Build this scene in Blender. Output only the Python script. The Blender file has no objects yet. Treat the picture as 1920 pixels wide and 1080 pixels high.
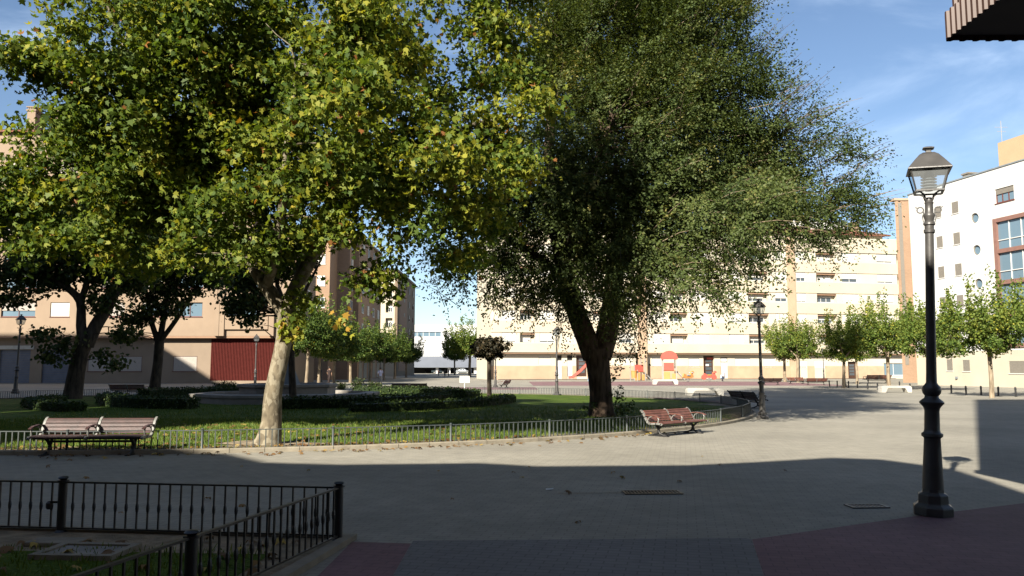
import bpy, bmesh, math, random
import numpy as np
from mathutils import Vector, Matrix
random.seed(7)
RNG = np.random.default_rng(11)
C = bpy.context.scene.collection
sc = bpy.context.scene
R = math.radians
PI = math.pi
# ------------------------------------------------------------------ camera numbers
F_PX, EYE = 1507.0, 1.65
TH = math.atan(150 / 1507)
CT, ST = math.cos(TH), math.sin(TH)

def ray(px, py):
    u = (px - 960) / F_PX; v = (540 - py) / F_PX
    return Vector((u, CT - v * ST, ST + v * CT))

def G(px, py, z=0.0):
    r = ray(px, py); t = (z - EYE) / r.z
    return Vector((r.x * t, r.y * t, z))

def at(px, py, Y):
    r = ray(px, py); t = Y / r.y
    return Vector((r.x * t, Y, EYE + r.z * t))

# ------------------------------------------------------------------ object helpers
def link(o, parent=None):
    C.objects.link(o)
    if parent is not None:
        o.parent = parent
    return o

def tag(o, label=None, cat=None, group=None, kind=None):
    if label: o['label'] = label
    if cat: o['category'] = cat
    if group: o['group'] = group
    if kind: o['kind'] = kind
    return o

def empty(name, loc=(0, 0, 0), rz=0.0, label=None, cat=None, group=None):
    o = bpy.data.objects.new(name, None)
    o.location = loc; o.rotation_euler = (0, 0, rz); o.empty_display_size = 0.3
    link(o)
    return tag(o, label, cat, group)

def copy_tree(o, parent=None):
    c = o.copy(); link(c); c.parent = parent
    for ch in [x for x in sc.objects if x.parent == o]:
        copy_tree(ch, c)
    return c

class MB:
    """collects geometry for one mesh"""
    def __init__(s):
        s.v = []; s.f = []; s.mi = []; s.cur = 0
    def add(s, vs, fs):
        b = len(s.v)
        s.v.extend([tuple(p) for p in vs])
        for f in fs:
            s.f.append([i + b for i in f]); s.mi.append(s.cur)
    def quad(s, a, b, c, d):
        s.add([a, b, c, d], [[0, 1, 2, 3]])
    def box(s, c, size, rz=0.0, M=None):
        hx, hy, hz = size[0] / 2, size[1] / 2, size[2] / 2
        vs = [Vector((x, y, z)) for z in (-hz, hz) for y in (-hy, hy) for x in (-hx, hx)]
        if M is None:
            M = Matrix.Translation(c) @ Matrix.Rotation(rz, 4, 'Z')
        else:
            M = Matrix.Translation(c) @ M
        vs = [M @ p for p in vs]
        s.add(vs, [[0, 2, 3, 1], [4, 5, 7, 6], [0, 1, 5, 4], [2, 6, 7, 3], [0, 4, 6, 2], [1, 3, 7, 5]])
        return s
    def bar(s, a, b, w, h=None):
        a = Vector(a); b = Vector(b); d = b - a; L = d.length
        if L < 1e-6: return s
        d.normalize()
        up = Vector((0, 0, 1)) if abs(d.z) < 0.95 else Vector((0, 1, 0))
        x = d.cross(up).normalized(); y = x.cross(d)
        h = h or w
        M = Matrix((x, d, y)).transposed().to_4x4()
        return s.box((a + b) / 2, (w, L, h), M=M)
    def tube(s, pts, rad, n=8, cap=True):
        pts = [Vector(p) for p in pts]
        if not hasattr(rad, '__len__'): rad = [rad] * len(pts)
        vs = []; fs = []; prev = None
        for i, p in enumerate(pts):
            d = (pts[min(i + 1, len(pts) - 1)] - pts[max(i - 1, 0)])
            d = d.normalized() if d.length > 1e-9 else Vector((0, 0, 1))
            if prev is None:
                ref = Vector((1, 0, 0)) if abs(d.x) < 0.9 else Vector((0, 1, 0))
                x = (ref - d * ref.dot(d)).normalized()
            else:
                x = prev - d * prev.dot(d)
                x = x.normalized() if x.length > 1e-6 else prev
            prev = x; y = d.cross(x)
            for k in range(n):
                a = 2 * PI * k / n
                vs.append(p + (x * math.cos(a) + y * math.sin(a)) * rad[i])
        for i in range(len(pts) - 1):
            for k in range(n):
                a = i * n + k; b = i * n + (k + 1) % n
                fs.append([a, b, b + n, a + n])
        if cap:
            fs.append(list(range(n))[::-1]); m = (len(pts) - 1) * n
            fs.append([m + k for k in range(n)])
        s.add(vs, fs); return s
    def lathe(s, prof, n=16, c=(0, 0, 0), rot=0.0, sq=1.0):
        vs = []; fs = []
        for r, z in prof:
            for k in range(n):
                a = 2 * PI * k / n + rot
                vs.append((c[0] + r * math.cos(a), c[1] + r * math.sin(a) * sq, c[2] + z))
        for i in range(len(prof) - 1):
            for k in range(n):
                a = i * n + k; b = i * n + (k + 1) % n
                fs.append([a, b, b + n, a + n])
        fs.append(list(range(n))[::-1]); m = (len(prof) - 1) * n
        fs.append([m + k for k in range(n)])
        s.add(vs, fs); return s
    def prism(s, poly, z0, z1):
        """plan polygon (counter clockwise) extruded upward"""
        n = len(poly)
        vs = [(p[0], p[1], z0) for p in poly] + [(p[0], p[1], z1) for p in poly]
        fs = [[i, (i + 1) % n, (i + 1) % n + n, i + n] for i in range(n)]
        fs.append(list(range(n))[::-1]); fs.append([n + i for i in range(n)])
        s.add(vs, fs); return s
    def build(s, name, mats, parent=None, smooth=False, bevel=0.0):
        me = bpy.data.meshes.new(name)
        me.from_pydata(s.v, [], s.f)
        if not isinstance(mats, (list, tuple)): mats = [mats]
        for m in mats: me.materials.append(m)
        if len(mats) > 1: me.polygons.foreach_set('material_index', s.mi)
        if smooth: me.polygons.foreach_set('use_smooth', [True] * len(me.polygons))
        me.update()
        o = bpy.data.objects.new(name, me)
        link(o, parent)
        if bevel > 0:
            b = o.modifiers.new('soft_edges', 'BEVEL'); b.width = bevel; b.segments = 2; b.limit_method = 'ANGLE'
        if smooth:
            try:
                me.set_sharp_from_angle(angle=R(42))
            except Exception:
                pass
        return o

# ------------------------------------------------------------------ materials
ALB = 0.62          # balances the raised exposure: one reduction for every painted or mineral colour below
M = {}
def nodes(m):
    m.use_nodes = True
    nt = m.node_tree; nt.nodes.clear()
    return nt, nt.nodes, nt.links

def mat(name, col, rough=0.7, var=0.12, scale=3.0, bump=0.0, bscale=None, metal=0.0, spec=0.35, detail=4.0, stain=0.0, sscale=0.3, streak=False):
    """painted, plastered or metal surface: base colour with two scales of irregular wear"""
    m = bpy.data.materials.new(name)
    nt, N, L = nodes(m)
    out = N.new('ShaderNodeOutputMaterial'); p = N.new('ShaderNodeBsdfPrincipled')
    L.new(p.outputs[0], out.inputs[0])
    tc = N.new('ShaderNodeTexCoord')
    nz = N.new('ShaderNodeTexNoise'); nz.inputs['Scale'].default_value = scale; nz.inputs['Detail'].default_value = detail
    L.new(tc.outputs['Object'], nz.inputs['Vector'])
    mr = N.new('ShaderNodeMapRange'); mr.inputs[1].default_value = 0.3; mr.inputs[2].default_value = 0.7
    mr.inputs[3].default_value = 1 - var; mr.inputs[4].default_value = 1 + var
    L.new(nz.outputs[0], mr.inputs[0])
    mul = N.new('ShaderNodeVectorMath'); mul.operation = 'SCALE'; mul.inputs[0].default_value = [c * ALB for c in col[:3]]
    L.new(mr.outputs[0], mul.inputs['Scale'])
    last = mul.outputs[0]
    if stain > 0:
        n2 = N.new('ShaderNodeTexNoise'); n2.inputs['Scale'].default_value = sscale; n2.inputs['Detail'].default_value = 6
        if streak:
            mp = N.new('ShaderNodeMapping'); mp.inputs['Scale'].default_value = (1, 1, 0.12)
            L.new(tc.outputs['Object'], mp.inputs[0]); L.new(mp.outputs[0], n2.inputs['Vector'])
        else:
            L.new(tc.outputs['Object'], n2.inputs['Vector'])
        m2 = N.new('ShaderNodeMapRange'); m2.inputs[1].default_value = 0.35; m2.inputs[2].default_value = 0.65
        m2.inputs[3].default_value = 1 - stain; m2.inputs[4].default_value = 1.0
        L.new(n2.outputs[0], m2.inputs[0])
        mu = N.new('ShaderNodeVectorMath'); mu.operation = 'SCALE'
        L.new(last, mu.inputs[0]); L.new(m2.outputs[0], mu.inputs['Scale']); last = mu.outputs[0]
    L.new(last, p.inputs['Base Color'])
    p.inputs['Roughness'].default_value = rough; p.inputs['Metallic'].default_value = metal
    p.inputs['Specular IOR Level'].default_value = spec
    if bump > 0:
        nb = N.new('ShaderNodeTexNoise'); nb.inputs['Scale'].default_value = bscale or scale * 6; nb.inputs['Detail'].default_value = 5
        L.new(tc.outputs['Object'], nb.inputs['Vector'])
        b = N.new('ShaderNodeBump'); b.inputs['Strength'].default_value = bump; b.inputs['Distance'].default_value = 0.03
        L.new(nb.outputs[0], b.inputs['Height']); L.new(b.outputs[0], p.inputs['Normal'])
    return m

def brick_mat(name, c1, c2, cm, bw, bh, mortar=0.006, rough=0.85, vec='floor', stain=0.15, sscale=0.35, bump=0.15, offset=0.5, patch=None):
    m = bpy.data.materials.new(name)
    nt, N, L = nodes(m)
    out = N.new('ShaderNodeOutputMaterial'); p = N.new('ShaderNodeBsdfPrincipled'); L.new(p.outputs[0], out.inputs[0])
    tc = N.new('ShaderNodeTexCoord')
    b = N.new('ShaderNodeTexBrick'); b.offset = offset
    b.inputs['Color1'].default_value = (*[c * ALB for c in c1], 1); b.inputs['Color2'].default_value = (*[c * ALB for c in c2], 1); b.inputs['Mortar'].default_value = (*[c * ALB for c in cm], 1)
    b.inputs['Scale'].default_value = 1.0; b.inputs['Brick Width'].default_value = bw; b.inputs['Row Height'].default_value = bh
    b.inputs['Mortar Size'].default_value = mortar; b.inputs['Mortar Smooth'].default_value = 0.3
    if vec == 'wall':
        sp = N.new('ShaderNodeSeparateXYZ'); L.new(tc.outputs['Object'], sp.inputs[0])
        ad = N.new('ShaderNodeMath'); ad.operation = 'ADD'; L.new(sp.outputs[0], ad.inputs[0]); L.new(sp.outputs[1], ad.inputs[1])
        cb = N.new('ShaderNodeCombineXYZ'); L.new(ad.outputs[0], cb.inputs[0]); L.new(sp.outputs[2], cb.inputs[1])
        L.new(cb.outputs[0], b.inputs['Vector'])
    else:
        mp = N.new('ShaderNodeMapping'); mp.inputs['Rotation'].default_value = (0, 0, R(12))
        L.new(tc.outputs['Object'], mp.inputs[0]); L.new(mp.outputs[0], b.inputs['Vector'])
    last = b.outputs['Color']
    for sc_, lo, hi, dt in ((sscale, 1 - stain, 1 + stain * 0.5, 6.0), (sscale * 14, 1 - stain * 0.5, 1 + stain * 0.4, 4.0)):
        n2 = N.new('ShaderNodeTexNoise'); n2.inputs['Scale'].default_value = sc_; n2.inputs['Detail'].default_value = dt
        L.new(tc.outputs['Object'], n2.inputs['Vector'])
        m2 = N.new('ShaderNodeMapRange'); m2.inputs[1].default_value = 0.32; m2.inputs[2].default_value = 0.68
        m2.inputs[3].default_value = lo; m2.inputs[4].default_value = hi
        L.new(n2.outputs[0], m2.inputs[0])
        mu = N.new('ShaderNodeVectorMath'); mu.operation = 'SCALE'
        L.new(last, mu.inputs[0]); L.new(m2.outputs[0], mu.inputs['Scale']); last = mu.outputs[0]
    if vec == 'floor':
        for vs_, lim, dk in ((1.7, 0.045, 0.72), (0.55, 0.05, 0.82)):
            vo = N.new('ShaderNodeTexVoronoi'); vo.inputs['Scale'].default_value = vs_
            L.new(tc.outputs['Object'], vo.inputs['Vector'])
            mv = N.new('ShaderNodeMapRange'); mv.inputs[1].default_value = lim * .5; mv.inputs[2].default_value = lim; mv.inputs[3].default_value = dk; mv.inputs[4].default_value = 1.0
            L.new(vo.outputs['Distance'], mv.inputs[0])
            mu = N.new('ShaderNodeVectorMath'); mu.operation = 'SCALE'
            L.new(last, mu.inputs[0]); L.new(mv.outputs[0], mu.inputs['Scale']); last = mu.outputs[0]
    L.new(last, p.inputs['Base Color'])
    p.inputs['Roughness'].default_value = rough; p.inputs['Specular IOR Level'].default_value = 0.25
    if bump > 0:
        bp = N.new('ShaderNodeBump'); bp.inputs['Strength'].default_value = bump; bp.inputs['Distance'].default_value = 0.01
        inv = N.new('ShaderNodeMath'); inv.operation = 'SUBTRACT'; inv.inputs[0].default_value = 1.0
        L.new(b.outputs['Fac'], inv.inputs[1]); L.new(inv.outputs[0], bp.inputs['Height']); L.new(bp.outputs[0], p.inputs['Normal'])
    return m

def leaf_mat(name, stops, trans=0.3, rough=0.55):
    m = bpy.data.materials.new(name)
    nt, N, L = nodes(m)
    out = N.new('ShaderNodeOutputMaterial')
    at_ = N.new('ShaderNodeAttribute'); at_.attribute_name = 'tint'
    rp = N.new('ShaderNodeValToRGB'); cr = rp.color_ramp
    while len(cr.elements) < len(stops): cr.elements.new(0.5)
    for e, (pos, col) in zip(cr.elements, stops):
        e.position = pos; e.color = (*col, 1)
    L.new(at_.outputs['Fac'], rp.inputs[0])
    p = N.new('ShaderNodeBsdfPrincipled'); p.inputs['Roughness'].default_value = rough; p.inputs['Specular IOR Level'].default_value = 0.18
    L.new(rp.outputs[0], p.inputs['Base Color'])
    t = N.new('ShaderNodeBsdfTranslucent')
    sl = N.new('ShaderNodeVectorMath'); sl.operation = 'MULTIPLY'; sl.inputs[1].default_value = (1.25, 1.2, 0.5)
    L.new(rp.outputs[0], sl.inputs[0]); L.new(sl.outputs[0], t.inputs[0])
    mx = N.new('ShaderNodeMixShader'); mx.inputs[0].default_value = trans
    L.new(p.outputs[0], mx.inputs[1]); L.new(t.outputs[0], mx.inputs[2]); L.new(mx.outputs[0], out.inputs[0])
    return m

def glass_mat(name, col=(0.05, 0.06, 0.07), rough=0.06):
    m = bpy.data.materials.new(name)
    nt, N, L = nodes(m)
    out = N.new('ShaderNodeOutputMaterial'); p = N.new('ShaderNodeBsdfPrincipled'); L.new(p.outputs[0], out.inputs[0])
    p.inputs['Base Color'].default_value = (*col, 1); p.inputs['Roughness'].default_value = rough
    p.inputs['Specular IOR Level'].default_value = 0.8
    return m

def clear_glass(name):
    m = bpy.data.materials.new(name)
    nt, N, L = nodes(m)
    out = N.new('ShaderNodeOutputMaterial')
    t = N.new('ShaderNodeBsdfTransparent'); t.inputs[0].default_value = (0.82, 0.86, 0.88, 1)
    g = N.new('ShaderNodeBsdfPrincipled'); g.inputs['Base Color'].default_value = (0.6, 0.63, 0.64, 1); g.inputs['Roughness'].default_value = 0.12
    mx = N.new('ShaderNodeMixShader'); mx.inputs[0].default_value = 0.14
    L.new(t.outputs[0], mx.inputs[1]); L.new(g.outputs[0], mx.inputs[2]); L.new(mx.outputs[0], out.inputs[0])
    return m

def bark_mat(name, c1, c2, scale=6.0, patch=0.0, c3=(0.5, 0.45, 0.32)):
    m = bpy.data.materials.new(name)
    nt, N, L = nodes(m)
    out = N.new('ShaderNodeOutputMaterial'); p = N.new('ShaderNodeBsdfPrincipled'); L.new(p.outputs[0], out.inputs[0])
    tc = N.new('ShaderNodeTexCoord')
    mp = N.new('ShaderNodeMapping'); mp.inputs['Scale'].default_value = (1, 1, 0.25 if patch == 0 else 0.6)
    L.new(tc.outputs['Object'], mp.inputs[0])
    n = N.new('ShaderNodeTexNoise'); n.inputs['Scale'].default_value = scale; n.inputs['Detail'].default_value = 7
    L.new(mp.outputs[0], n.inputs['Vector'])
    rp = N.new('ShaderNodeValToRGB'); rp.color_ramp.elements[0].position = 0.35; rp.color_ramp.elements[1].position = 0.65
    rp.color_ramp.elements[0].color = (*c1, 1); rp.color_ramp.elements[1].color = (*c2, 1)
    L.new(n.outputs[0], rp.inputs[0]); last = rp.outputs[0]
    if patch > 0:
        v = N.new('ShaderNodeTexNoise'); v.inputs['Scale'].default_value = 8.0; v.inputs['Detail'].default_value = 5; v.inputs['Distortion'].default_value = 0.6
        L.new(mp.outputs[0], v.inputs['Vector'])
        r2 = N.new('ShaderNodeValToRGB'); r2.color_ramp.elements[0].position = 0.51; r2.color_ramp.elements[1].position = 0.54
        r2.color_ramp.elements[0].color = (0, 0, 0, 1); r2.color_ramp.elements[1].color = (patch,) * 3 + (1,)
        L.new(v.outputs[0], r2.inputs[0])
        mx = N.new('ShaderNodeMix'); mx.data_type = 'RGBA'; mx.inputs['B'].default_value = (*c3, 1)
        L.new(r2.outputs[0], mx.inputs['Factor']); L.new(last, mx.inputs['A']); last = mx.outputs['Result']
    L.new(last, p.inputs['Base Color']); p.inputs['Roughness'].default_value = 0.9; p.inputs['Specular IOR Level'].default_value = 0.15
    b = N.new('ShaderNodeBump'); b.inputs['Strength'].default_value = 0.7 if patch == 0 else 0.6; b.inputs['Distance'].default_value = 0.04
    L.new(n.outputs[0], b.inputs['Height']); L.new(b.outputs[0], p.inputs['Normal'])
    return m

def grass_mat(name, c1, c2, c3):
    m = bpy.data.materials.new(name)
    nt, N, L = nodes(m)
    out = N.new('ShaderNodeOutputMaterial'); p = N.new('ShaderNodeBsdfPrincipled'); L.new(p.outputs[0], out.inputs[0])
    tc = N.new('ShaderNodeTexCoord')
    n = N.new('ShaderNodeTexNoise'); n.inputs['Scale'].default_value = 0.7; n.inputs['Detail'].default_value = 8; n.inputs['Roughness'].default_value = 0.7
    L.new(tc.outputs['Object'], n.inputs['Vector'])
    rp = N.new('ShaderNodeValToRGB'); e = rp.color_ramp.elements
    e[0].position = 0.34; e[1].position = 0.72; e[0].color = (*c1, 1); e[1].color = (*c3, 1)
    k = e.new(0.52); k.color = (*c2, 1)
    L.new(n.outputs[0], rp.inputs[0])
    n2 = N.new('ShaderNodeTexNoise'); n2.inputs['Scale'].default_value = 25; n2.inputs['Detail'].default_value = 4
    L.new(tc.outputs['Object'], n2.inputs['Vector'])
    m2 = N.new('ShaderNodeMapRange'); m2.inputs[1].default_value = 0.3; m2.inputs[2].default_value = 0.7; m2.inputs[3].default_value = 0.6; m2.inputs[4].default_value = 1.3
    L.new(n2.outputs[0], m2.inputs[0])
    mu = N.new('ShaderNodeVectorMath'); mu.operation = 'SCALE'
    L.new(rp.outputs[0], mu.inputs[0]); L.new(m2.outputs[0], mu.inputs['Scale']); L.new(mu.outputs[0], p.inputs['Base Color'])
    p.inputs['Roughness'].default_value = 0.9; p.inputs['Specular IOR Level'].default_value = 0.1
    b = N.new('ShaderNodeBump'); b.inputs['Strength'].default_value = 0.8; b.inputs['Distance'].default_value = 0.05
    L.new(n2.outputs[0], b.inputs['Height']); L.new(b.outputs[0], p.inputs['Normal'])
    return m

M['paving'] = brick_mat('beige_pavers', (0.37, 0.345, 0.285), (0.35, 0.327, 0.272), (0.255, 0.235, 0.195), 0.20, 0.10, 0.006, stain=0.22, sscale=0.25, bump=0.12)
M['red_paving'] = brick_mat('red_pavers', (0.28, 0.155, 0.165), (0.245, 0.14, 0.15), (0.18, 0.11, 0.115), 0.20, 0.10, 0.006, stain=0.2, sscale=0.4, bump=0.08)
M['grey_shade_paving'] = brick_mat('grey_shade_pavers', (0.235, 0.224, 0.218), (0.222, 0.212, 0.206), (0.155, 0.147, 0.143), 0.20, 0.10, 0.007, stain=0.16, sscale=0.4, bump=0.08)  # separate paver type, its grey darkened to deepen the near shade
M['soil'] = mat('dry_soil', (0.30, 0.235, 0.15), 0.95, 0.35, 5, bump=0.8, bscale=22)
M['lawn'] = grass_mat('lawn_turf', (0.032, 0.055, 0.007), (0.056, 0.092, 0.011), (0.105, 0.13, 0.02))
M['kerb'] = mat('pale_kerb_stone', (0.28, 0.245, 0.185), 0.85, 0.2, 4, bump=0.2)
M['concrete'] = mat('white_concrete', (0.62, 0.59, 0.52), 0.85, 0.1, 3, bump=0.15, stain=0.2, sscale=1.2)
M['stone'] = mat('fountain_stone', (0.36, 0.33, 0.29), 0.85, 0.15, 3, bump=0.25, stain=0.25, sscale=0.9)
M['slate'] = mat('grey_slate_stone', (0.24, 0.27, 0.29), 0.7, 0.15, 2)
M['iron'] = mat('black_iron_paint', (0.018, 0.018, 0.02), 0.42, 0.25, 8, bump=0.08, spec=0.5)
M['lamp_iron'] = mat('charcoal_lamp_paint', (0.075, 0.070, 0.066), 0.42, 0.2, 6, bump=0.06, spec=0.5)
M['lamp_pale'] = mat('weathered_lamp_paint', (0.07, 0.075, 0.075), 0.5, 0.25, 6, bump=0.06, spec=0.5)
M['fence_green'] = mat('grey_green_fence_paint', (0.072, 0.085, 0.083), 0.5, 0.2, 10, spec=0.4)
M['wood'] = mat('red_brown_bench_wood', (0.20, 0.080, 0.055), 0.42, 0.28, 7, bump=0.1, spec=0.45, stain=0.25, sscale=2.5)
M['wood_grey'] = mat('weathered_bench_wood', (0.075, 0.036, 0.030), 0.5, 0.3, 7, bump=0.1, spec=0.35, stain=0.2, sscale=2.5)
M['bench_iron'] = mat('silver_grey_bench_iron', (0.24, 0.235, 0.215), 0.5, 0.2, 10, spec=0.4)
M['bench_dark'] = mat('dark_bench_iron', (0.035, 0.033, 0.032), 0.5, 0.2, 10)
M['wood_dark'] = mat('dark_bench_wood', (0.07, 0.04, 0.03), 0.55, 0.3, 7)
M['salmon'] = mat('salmon_render', (0.36, 0.265, 0.185), 0.9, 0.05, 0.8, stain=0.1, sscale=0.25, streak=True)
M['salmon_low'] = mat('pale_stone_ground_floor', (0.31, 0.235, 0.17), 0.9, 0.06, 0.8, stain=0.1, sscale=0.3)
M['brick_orange'] = brick_mat('orange_brick', (0.45, 0.285, 0.18), (0.41, 0.255, 0.16), (0.34, 0.25, 0.18), 0.26, 0.075, 0.01, vec='wall', stain=0.12, bump=0.0)
M['brick_brown'] = brick_mat('brown_brick', (0.27, 0.19, 0.125), (0.24, 0.165, 0.11), (0.24, 0.2, 0.15), 0.26, 0.075, 0.01, vec='wall', stain=0.12, bump=0.0)
M['cream'] = mat('cream_render', (0.66, 0.57, 0.43), 0.9, 0.04, 0.6, stain=0.1, sscale=0.2, streak=True)
M['cream_light'] = mat('pale_cream_render', (0.70, 0.63, 0.50), 0.9, 0.04, 0.6, stain=0.08, sscale=0.2)
M['peach'] = mat('peach_stone_plinth', (0.55, 0.39, 0.26), 0.85, 0.07, 1.2, stain=0.12, sscale=0.4)
M['white'] = mat('white_render', (0.75, 0.735, 0.70), 0.9, 0.03, 0.5, stain=0.07, sscale=0.2, streak=True)
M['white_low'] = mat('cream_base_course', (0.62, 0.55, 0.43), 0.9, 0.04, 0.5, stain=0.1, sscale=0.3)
M['ochre'] = mat('ochre_render', (0.50, 0.37, 0.225), 0.9, 0.05, 0.8)
M['roof_tile'] = brick_mat('roof_tiles', (0.33, 0.13, 0.08), (0.27, 0.11, 0.07), (0.15, 0.07, 0.05), 0.3, 0.35, 0.03, stain=0.3, sscale=0.5, bump=0.3)
M['soffit'] = mat('brown_soffit', (0.36, 0.22, 0.14), 0.9, 0.08, 2)
M['frame_white'] = mat('white_window_frame', (0.72, 0.71, 0.68), 0.5, 0.04, 5)
M['blind'] = mat('closed_white_blind', (0.74, 0.71, 0.64), 0.6, 0.04, 5)
M['blind_dull'] = mat('dull_beige_blind', (0.46, 0.41, 0.36), 0.7, 0.06, 5)
M['blind_grey'] = mat('closed_grey_blind', (0.25, 0.225, 0.19), 0.6, 0.06, 5)
M['frame_brown'] = mat('red_brown_window_frame', (0.16, 0.055, 0.04), 0.5, 0.1, 5)
M['frame_copper'] = mat('copper_red_frame', (0.27, 0.145, 0.115), 0.55, 0.1, 3)
M['glass'] = glass_mat('window_glass')
M['glass_blue'] = glass_mat('blue_window_glass', (0.10, 0.15, 0.19), 0.12)
M['dark'] = mat('dark_interior', (0.03, 0.028, 0.026), 0.8, 0.1, 2)
M['burgundy'] = mat('burgundy_ribbed_cladding', (0.10, 0.020, 0.016), 0.85, 0.12, 3, spec=0.08)
M['shutter'] = mat('blue_grey_roller_shutter', (0.14, 0.15, 0.19), 0.6, 0.1, 2)
M['corr'] = mat('brown_corrugated_sheet', (0.088, 0.046, 0.034), 0.5, 0.12, 3, spec=0.4)
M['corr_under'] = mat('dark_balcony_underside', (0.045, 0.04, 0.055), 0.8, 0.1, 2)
M['door_brown'] = mat('dark_brown_door', (0.075, 0.035, 0.022), 0.5, 0.12, 3)
M['modern_white'] = mat('white_panel_wall', (0.72, 0.72, 0.71), 0.8, 0.03, 0.4)
M['modern_grey'] = mat('blue_grey_panel', (0.16, 0.175, 0.21), 0.8, 0.05, 0.5)
M['plane_bark'] = bark_mat('plane_tree_bark', (0.075, 0.062, 0.043), (0.15, 0.125, 0.085), 7, 0.75, (0.205, 0.18, 0.13))
M['elm_bark'] = bark_mat('dark_furrowed_bark', (0.035, 0.024, 0.017), (0.10, 0.07, 0.05), 9)
M['dark_bark'] = bark_mat('dark_bark', (0.03, 0.024, 0.018), (0.075, 0.058, 0.042), 9)
M['pale_bark'] = bark_mat('pale_bark', (0.13, 0.10, 0.068), (0.25, 0.20, 0.14), 8)
M['twig'] = bark_mat('twig_bark', (0.09, 0.068, 0.045), (0.20, 0.155, 0.105), 8)
M['plane_leaf'] = leaf_mat('plane_leaves', [(0.0, (0.036, 0.066, 0.012)), (0.35, (0.082, 0.125, 0.020)), (0.62, (0.15, 0.180, 0.025)), (0.86, (0.25, 0.245, 0.032)), (0.95, (0.36, 0.22, 0.03)), (1.0, (0.22, 0.095, 0.03))], 0.45)
M['young_leaf'] = leaf_mat('young_tree_leaves', [(0.0, (0.045, 0.080, 0.016)), (0.5, (0.10, 0.145, 0.028)), (0.85, (0.18, 0.21, 0.04)), (1.0, (0.33, 0.31, 0.05))], 0.4)
M['elm_leaf'] = leaf_mat('elm_leaves', [(0.0, (0.032, 0.050, 0.016)), (0.5, (0.060, 0.083, 0.023)), (0.85, (0.098, 0.114, 0.032)), (1.0, (0.17, 0.15, 0.05))], 0.32)
M['dark_leaf'] = leaf_mat('dark_green_leaves', [(0.0, (0.020, 0.036, 0.010)), (0.6, (0.05, 0.072, 0.018)), (1.0, (0.11, 0.11, 0.028))], 0.28)
M['street_leaf'] = leaf_mat('bright_green_leaves', [(0.0, (0.024, 0.048, 0.010)), (0.5, (0.055, 0.092, 0.018)), (0.85, (0.11, 0.145, 0.026)), (1.0, (0.24, 0.23, 0.035))], 0.32)
M['ball_leaf'] = leaf_mat('bronze_green_leaves', [(0.0, (0.014, 0.015, 0.008)), (0.6, (0.034, 0.027, 0.013)), (1.0, (0.08, 0.052, 0.022))], 0.25)  # bronze green, darkened in place of the plane tree's missing shade
M['hedge_leaf'] = leaf_mat('hedge_leaves', [(0.0, (0.014, 0.026, 0.007)), (0.6, (0.032, 0.052, 0.012)), (1.0, (0.075, 0.10, 0.024))], 0.2, .6)
M['fallen'] = leaf_mat('fallen_leaf', [(0.0, (0.08, 0.04, 0.018)), (0.6, (0.19, 0.105, 0.035)), (1.0, (0.34, 0.25, 0.06))], 0.1)
M['grass_blade'] = leaf_mat('grass_blades', [(0.0, (0.05, 0.085, 0.014)), (0.6, (0.095, 0.14, 0.024)), (1.0, (0.20, 0.20, 0.05))], 0.3)
M['red_plastic'] = mat('red_play_plastic', (0.55, 0.10, 0.07), 0.5, 0.05, 3)
M['orange_plastic'] = mat('orange_play_plastic', (0.66, 0.31, 0.10), 0.5, 0.05, 3)
M['yellow_plastic'] = mat('yellow_play_plastic', (0.72, 0.55, 0.14), 0.5, 0.05, 3)
M['blue_plastic'] = mat('blue_bin_plastic', (0.04, 0.14, 0.5), 0.45, 0.05, 3)
M['light_blue'] = mat('pale_blue_plastic', (0.35, 0.5, 0.68), 0.45, 0.05, 3)
M['steel'] = mat('galvanised_post', (0.35, 0.34, 0.32), 0.5, 0.1, 4)
M['sign_white'] = mat('white_sign_board', (0.78, 0.77, 0.74), 0.6, 0.04, 4)
M['tyre'] = mat('black_tyre', (0.02, 0.02, 0.02), 0.8, 0.1, 4)
M['skin'] = mat('skin', (0.42, 0.25, 0.17), 0.6, 0.05, 6)
M['hair'] = mat('dark_hair', (0.02, 0.014, 0.01), 0.6, 0.1, 8)
M['clear_glass'] = clear_glass('lantern_glass')
M['lamp_core'] = mat('frosted_lamp_louvre', (0.24, 0.25, 0.25), 0.35, 0.05, 5)
# ================================================================== ground, lawn, planter
LC = Vector((-9.46, 34.5, 0)); LR = 18.9          # the round lawn

def sheet(name, poly, z, m, kind='structure'):
    mb = MB(); mb.add([(x, y, z) for x, y in poly], [list(range(len(poly)))])
    o = mb.build(name, m); tag(o, kind=kind)
    return o

mb = MB()
xs = [-600, -120, -60, -30, -12, 0, 12, 30, 60, 120, 600]; ys = [-60, -10, 0, 10, 20, 40, 80, 140, 260, 900]
for i in range(len(xs) - 1):
    for j in range(len(ys) - 1):
        mb.quad((xs[i], ys[j], 0), (xs[i + 1], ys[j], 0), (xs[i + 1], ys[j + 1], 0), (xs[i], ys[j + 1], 0))
tag(mb.build('plaza_paving', M['paving']), kind='structure')
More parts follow.
